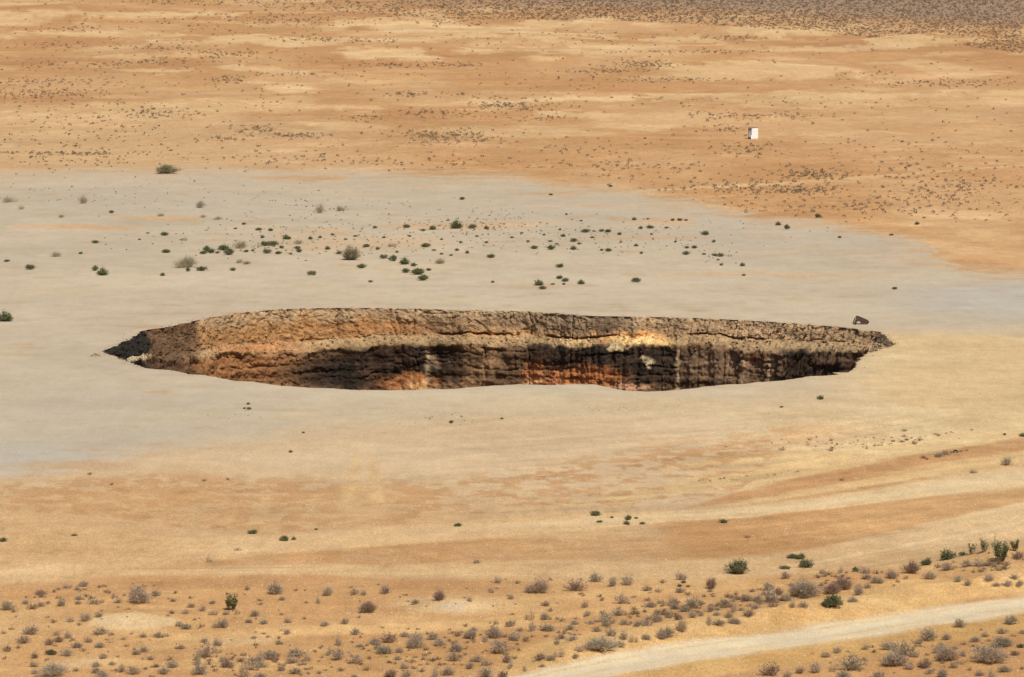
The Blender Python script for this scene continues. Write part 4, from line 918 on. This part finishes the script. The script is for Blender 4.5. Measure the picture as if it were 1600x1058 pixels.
wid = R_.uniform(.3, 1.0, len(pts)) ** 1.4 * 1.2 * np.interp(pts[:, 1], [0, 60, 150, 250, 350], [5.2, 5.0, 5.4, 6.6, 7.4])
scatter(np.column_stack((pts, wid)), 'far_scrub', FAR_SOUP, M_GREY_A, 'belts and patches of tiny dry shrubs over the far orange plain', 'scrub')
# leftover small grey shrubs of the foreground
g = []
for cx, cy, rx, ry, n, w0, w1, t in [(250, 985, 260, 70, 80, 3, 8, 0), (560, 1030, 260, 30, 60, 3, 9, 0), (930, 985, 130, 34, 100, 4, 12, -.12), (1110, 952, 130, 22, 120, 5, 14, -.12), (1240, 925, 70, 16, 36, 5, 13, -.15), (1460, 1025, 150, 36, 80, 3, 10, -.08), (1540, 895, 80, 20, 60, 5, 14, 0),
                            (1330, 905, 100, 14, 24, 4, 11, -.1), (720, 1010, 160, 40, 60, 5, 12, 0), (450, 1035, 200, 22, 50, 5, 13, 0), (700, 935, 250, 26, 40, 3, 7, 0), (1330, 690, 120, 8, 40, 2, 6, -.05), (1470, 712, 40, 2, 16, 4, 9, -.2), (1420, 688, 70, 3, 30, 3, 8, -.15), (1170, 745, 120, 3, 14, 2, 5, -.1), (120, 935, 120, 25, 30, 4, 10, 0), (-150, 985, 150, 60, 60, 5, 16, 0), (1760, 1000, 150, 50, 60, 5, 20, -.1), (1760, 860, 140, 16, 50, 5, 16, -.15)]:
    q = R_.normal(size=(n, 2)) * .55; g.append(np.stack((cx + q[:, 0] * rx, cy + q[:, 1] * ry + t * q[:, 0] * rx, w0 + (w1 - w0) * R_.random(n) ** 1.6), -1))
g = np.concatenate(g + [np.array(grey_rest)])
c_ = np.interp(g[:, 0], [p[0] for p in ROAD], [p[1] for p in ROAD])
g = g[~((g[:, 0] > 820) & (np.abs(g[:, 1] - c_ + 18) < 38))]
flat_soup = [join(*clump(R_, 34, 2, h=.5, width=.035, wild=.6, fork=2, leafy=.8, leaf=.10)) for i in range(9)]
scatter(g, 'low_scrub', flat_soup, M_GREY_A, 'tiny scattered dry tufts between the foreground shrubs', 'scrub')
# specks of green and dry growth on the clay flat
g = []
for cx, cy, rx, ry, n, w0, w1 in [(550, 370, 260, 28, 330, 1.5, 4.5), (950, 372, 220, 24, 200, 1.5, 4), (300, 310, 300, 20, 110, 1.5, 3.5), (720, 352, 120, 10, 70, 2, 5), (400, 388, 90, 10, 60, 2, 5), (1110, 400, 40, 14, 26, 2, 4.5), (720, 335, 200, 16, 50, 1.5, 4), (700, 655, 90, 10, 22, 1.5, 4), (400, 650, 60, 10, 8, 2, 3.5), (970, 640, 90, 8, 16, 1.5, 3), (120, 225, 150, 40, 130, 3, 6), (130, 252, 150, 8, 40, 3, 6), (60, 300, 100, 14, 16, 2, 4), (500, 325, 60, 12, 24, 2, 5)]:
    q = R_.normal(size=(n, 2)) * .6; g.append(np.stack((cx + q[:, 0] * rx, cy + q[:, 1] * ry, R_.uniform(w0, w1, n)), -1))
scatter(np.concatenate(g), 'green_ground_cover', FAR_SOUP, M_GREEN_A, 'specks of low green growth over the clay flat', 'ground cover')

# pale pebbles
def pebbles():
    n = 1500; V, Fc = [], []
    q = R_.random((n, 2)); px = q[:, 0] * 1700 - 50; py = 640 + 430 * q[:, 1] ** .7
    ex = [(580, 958, 60, 3, 26), (1250, 700, 150, 6, 60), (1150, 985, 300, 12, 140), (960, 1030, 90, 10, 60), (360, 975, 60, 20, 20), (100, 925, 120, 20, 20), (1400, 690, 140, 4, 40), (1560, 912, 50, 3, 12), (800, 670, 700, 45, 120), (700, 420, 700, 50, 120), (1300, 560, 250, 40, 60)]
    for cx, cy, rx, ry, k in ex:
        g_ = R_.normal(size=(k, 2)) * .6
        yy = cy + g_[:, 1] * ry + (np.interp(cx + g_[:, 0] * rx, [p[0] for p in ROAD], [p[1] for p in ROAD]) - 33 - cy if (cx, cy) in ((1150, 985), (960, 1030)) else 0)
        px = np.concatenate((px, cx + g_[:, 0] * rx)); py = np.concatenate((py, yy))
    P = ground_at(px, py); P = P[rim_dist(P[:, 0], P[:, 1]) > .6]; s_ = R_.uniform(.018, .06, len(P)) ** 1.0
    oct_v = np.array([(1, 0, 0), (-1, 0, 0), (0, 1, 0), (0, -1, 0), (0, 0, .7), (0, 0, -.7)], float)
    oct_f = np.array([(0, 2, 4), (2, 1, 4), (1, 3, 4), (3, 0, 4), (2, 0, 5), (1, 2, 5), (3, 1, 5), (0, 3, 5)])
    V = (P[:, None, :] + oct_v[None] * (s_[:, None, None] * (.6 + .8 * R_.random((len(P), 6, 1))))).reshape(-1, 3)
    Fc = (oct_f[None] + 6 * np.arange(len(P))[:, None, None]).reshape(-1, 3)
    link('pebbles', mesh_from('pebbles', V, Fc, M_PEB), kind='stuff', label='pale pebbles scattered over the sandy foreground', category='pebbles')
pebbles()

# ------------------------------------------------------------------ made things
import bmesh
def bm_obj(name, build, mat, parent=None, bevel=0.0, smooth=False, **props):
    bm = bmesh.new(); build(bm)
    if bevel: bmesh.ops.bevel(bm, geom=list(bm.edges), offset=bevel, segments=2, affect='EDGES', profile=.6)
    bmesh.ops.recalc_face_normals(bm, faces=list(bm.faces))
    me = bpy.data.meshes.new(name); bm.to_mesh(me); bm.free(); me.materials.append(mat)
    if smooth:
        for p in me.polygons: p.use_smooth = True
    return link(name, me, parent, **props)
def box(bm, a, b):
    vs = [bm.verts.new((x, y, z)) for x in (a[0], b[0]) for y in (a[1], b[1]) for z in (a[2], b[2])]
    for f in ((0, 1, 3, 2), (4, 6, 7, 5), (0, 4, 5, 1), (2, 3, 7, 6), (0, 2, 6, 4), (1, 5, 7, 3)): bm.faces.new([vs[i] for i in f])
def rod(bm, p, q, r, n=8):
    p = Vector(p); q = Vector(q); d = (q - p).normalized(); s_ = d.orthogonal().normalized(); t = d.cross(s_)
    a = [bm.verts.new(p + (s_ * math.cos(i * 2 * math.pi / n) + t * math.sin(i * 2 * math.pi / n)) * r) for i in range(n)]
    b = [bm.verts.new(q + (s_ * math.cos(i * 2 * math.pi / n) + t * math.sin(i * 2 * math.pi / n)) * r) for i in range(n)]
    for i in range(n): bm.faces.new((a[i], a[(i + 1) % n], b[(i + 1) % n], b[i]))
    bm.faces.new(a[::-1]); bm.faces.new(b)
def torus(bm, R, r, n=28, m=10, flat=1.0):
    v = [[bm.verts.new(((R + r * math.cos(j * 2 * math.pi / m)) * math.cos(i * 2 * math.pi / n), (R + r * math.cos(j * 2 * math.pi / m)) * math.sin(i * 2 * math.pi / n), r * flat * math.sin(j * 2 * math.pi / m))) for j in range(m)] for i in range(n)]
    for i in range(n):
        for j in range(m): bm.faces.new((v[i][j], v[(i + 1) % n][j], v[(i + 1) % n][(j + 1) % m], v[i][(j + 1) % m]))

# white box trailer tipped on its side: underside with axle and wheels faces left, front with drawbar faces the viewer
P = ground_at(1176, 217)[0]
tr = link('box_trailer', None, label='small white box trailer with black wheels, alone on the far orange sand', category='trailer'); tr.location = P; tr.rotation_euler = (0, 0, math.radians(42))
bm_obj('body', lambda bm: box(bm, (-.60, -.46, .02), (.82, .46, 1.80)), M_WHITE, tr, .03)
def frame(bm):
    for z in (.07, 1.75): box(bm, (-.66, -.44, z - .04), (-.603, .44, z + .04))
    for yv in (-.36, .36): box(bm, (-.65, yv - .04, .115), (-.604, yv + .04, 1.70))
bm_obj('chassis', frame, M_OFFW, tr)
bm_obj('axle', lambda bm: rod(bm, (-.70, 0, .1), (-.70, 0, 1.72), .04), M_OFFW, tr)
for zc in (.20, 1.62):
    wh = link('wheel', None, tr); wh.location = (-.74, -.05, zc)
    bm_obj('tyre', lambda bm: torus(bm, .17, .10, flat=.9), M_BLACK, wh, smooth=True)
    bm_obj('rim', lambda bm: rod(bm, (0, 0, -.05), (0, 0, .05), .10, 20), M_STEEL, wh)
def bar(bm):
    rod(bm, (-.63, -.30, .62), (-1.25, -.95, .06), .06); rod(bm, (-.63, -.30, .12), (-1.25, -.95, .06), .05); box(bm, (-1.34, -1.05, .01), (-1.22, -.93, .13))
bm_obj('drawbar', bar, M_WHITE, tr)
bm_obj('top_strip', lambda bm: box(bm, (-.62, -.48, 1.803), (.84, .48, 1.87)), M_STEEL, tr, .01)  # grey strip along the top of the tipped body
bm_obj('door', lambda bm: box(bm, (-.20, -.485, .25), (.60, -.462, 1.60)), M_WHITE, tr)

# rusty folded steel sheet by the far rim
P = ground_at(1345, 507)[0]
rs = link('rusty_sheet', None, label='rusty brown folded steel sheet lying by the far rim of the crater', category='scrap metal'); rs.location = P; rs.rotation_euler = (0, 0, math.radians(8))
def plate(bm):
    o = [(-.46, .62), (-.40, .78), (-.18, .74), (.22, .56), (.60, .40), (.78, .27), (.76, .18), (.64, .03), (.30, .0), (.05, .04), (-.06, .12), (-.10, .26), (-.30, .32), (-.40, .30), (-.52, .06), (-.62, .0), (-.80, .0)]
    lean = lambda x, z: -.30 + .50 * z + .10 * math.sin(x * 3)
    f = [bm.verts.new((x, lean(x, z), z)) for x, z in o]; b = [bm.verts.new((x, lean(x, z) + .045, z)) for x, z in o]
    bm.faces.new(f); bm.faces.new(b[::-1])
    for i in range(len(o)): j = (i + 1) % len(o); bm.faces.new((f[i], b[i], b[j], f[j]))
bm_obj('plate', plate, M_RUST, rs)
def flange(bm):
    o = [(-.44, .70), (-.40, .785), (-.18, .745), (.22, .565), (.60, .405), (.79, .275)]
    a = [bm.verts.new((x, .15 + .05 * math.sin(x * 3) - .03, z + .01)) for x, z in o]; c = [bm.verts.new((x * .96 + .02, .75 - .1 * x, max(.02, z - .20 - .25 * (x > .3)))) for x, z in o]
    a2 = [bm.verts.new(v.co + Vector((0, 0, .035))) for v in a]; c2 = [bm.verts.new(v.co + Vector((0, 0, .035))) for v in c]
    for i in range(len(o) - 1):
        bm.faces.new((a2[i], a2[i + 1], c2[i + 1], c2[i])); bm.faces.new((a[i], c[i], c[i + 1], a[i + 1])); bm.faces.new((a[i], a[i + 1], a2[i + 1], a2[i])); bm.faces.new((c[i], c2[i], c2[i + 1], c[i + 1]))
    bm.faces.new((a[0], a2[0], c2[0], c[0])); bm.faces.new((a[-1], c[-1], c2[-1], a2[-1]))
bm_obj('flange', flange, M_DKRUST, rs)
bm_obj('prop', lambda bm: rod(bm, (-.44, .55, .55), (-.60, .85, .0), .05), M_DKRUST, rs)

# half-buried tyre
P = ground_at(1493, 707)[0]
ty = bm_obj('old_tyre', lambda bm: torus(bm, .13, .055), M_BLACK, None, smooth=True, label='half-buried black tyre at the edge of the brown gravel strip', category='tyre')
ty.location = P + np.array((0, 0, .03)); ty.rotation_euler = (math.radians(70), 0, math.radians(15))
# bent rod left of the crater
P = ground_at(149, 557)[0]
def bent(bm):
    q = [(-.52, 0, -.02), (-.36, 0, .05), (-.24, 0, .09), (-.12, .02, .20), (-.02, .02, .24), (.08, .02, .22), (.24, 0, .13), (.40, 0, .02), (.46, 0, -.02)]
    for a, b in zip(q, q[1:]): rod(bm, a, b, .030, 6)
    rod(bm, (-.0, .02, .23), (.03, -.12, -.02), .022, 6); rod(bm, (.16, .0, .17), (.12, -.16, -.02), .018, 6)
br = bm_obj('bent_rod', bent, M_DKRUST, None, label='bent dark rod arched over the clay beside the left tip of the crater', category='rod'); br.location = P
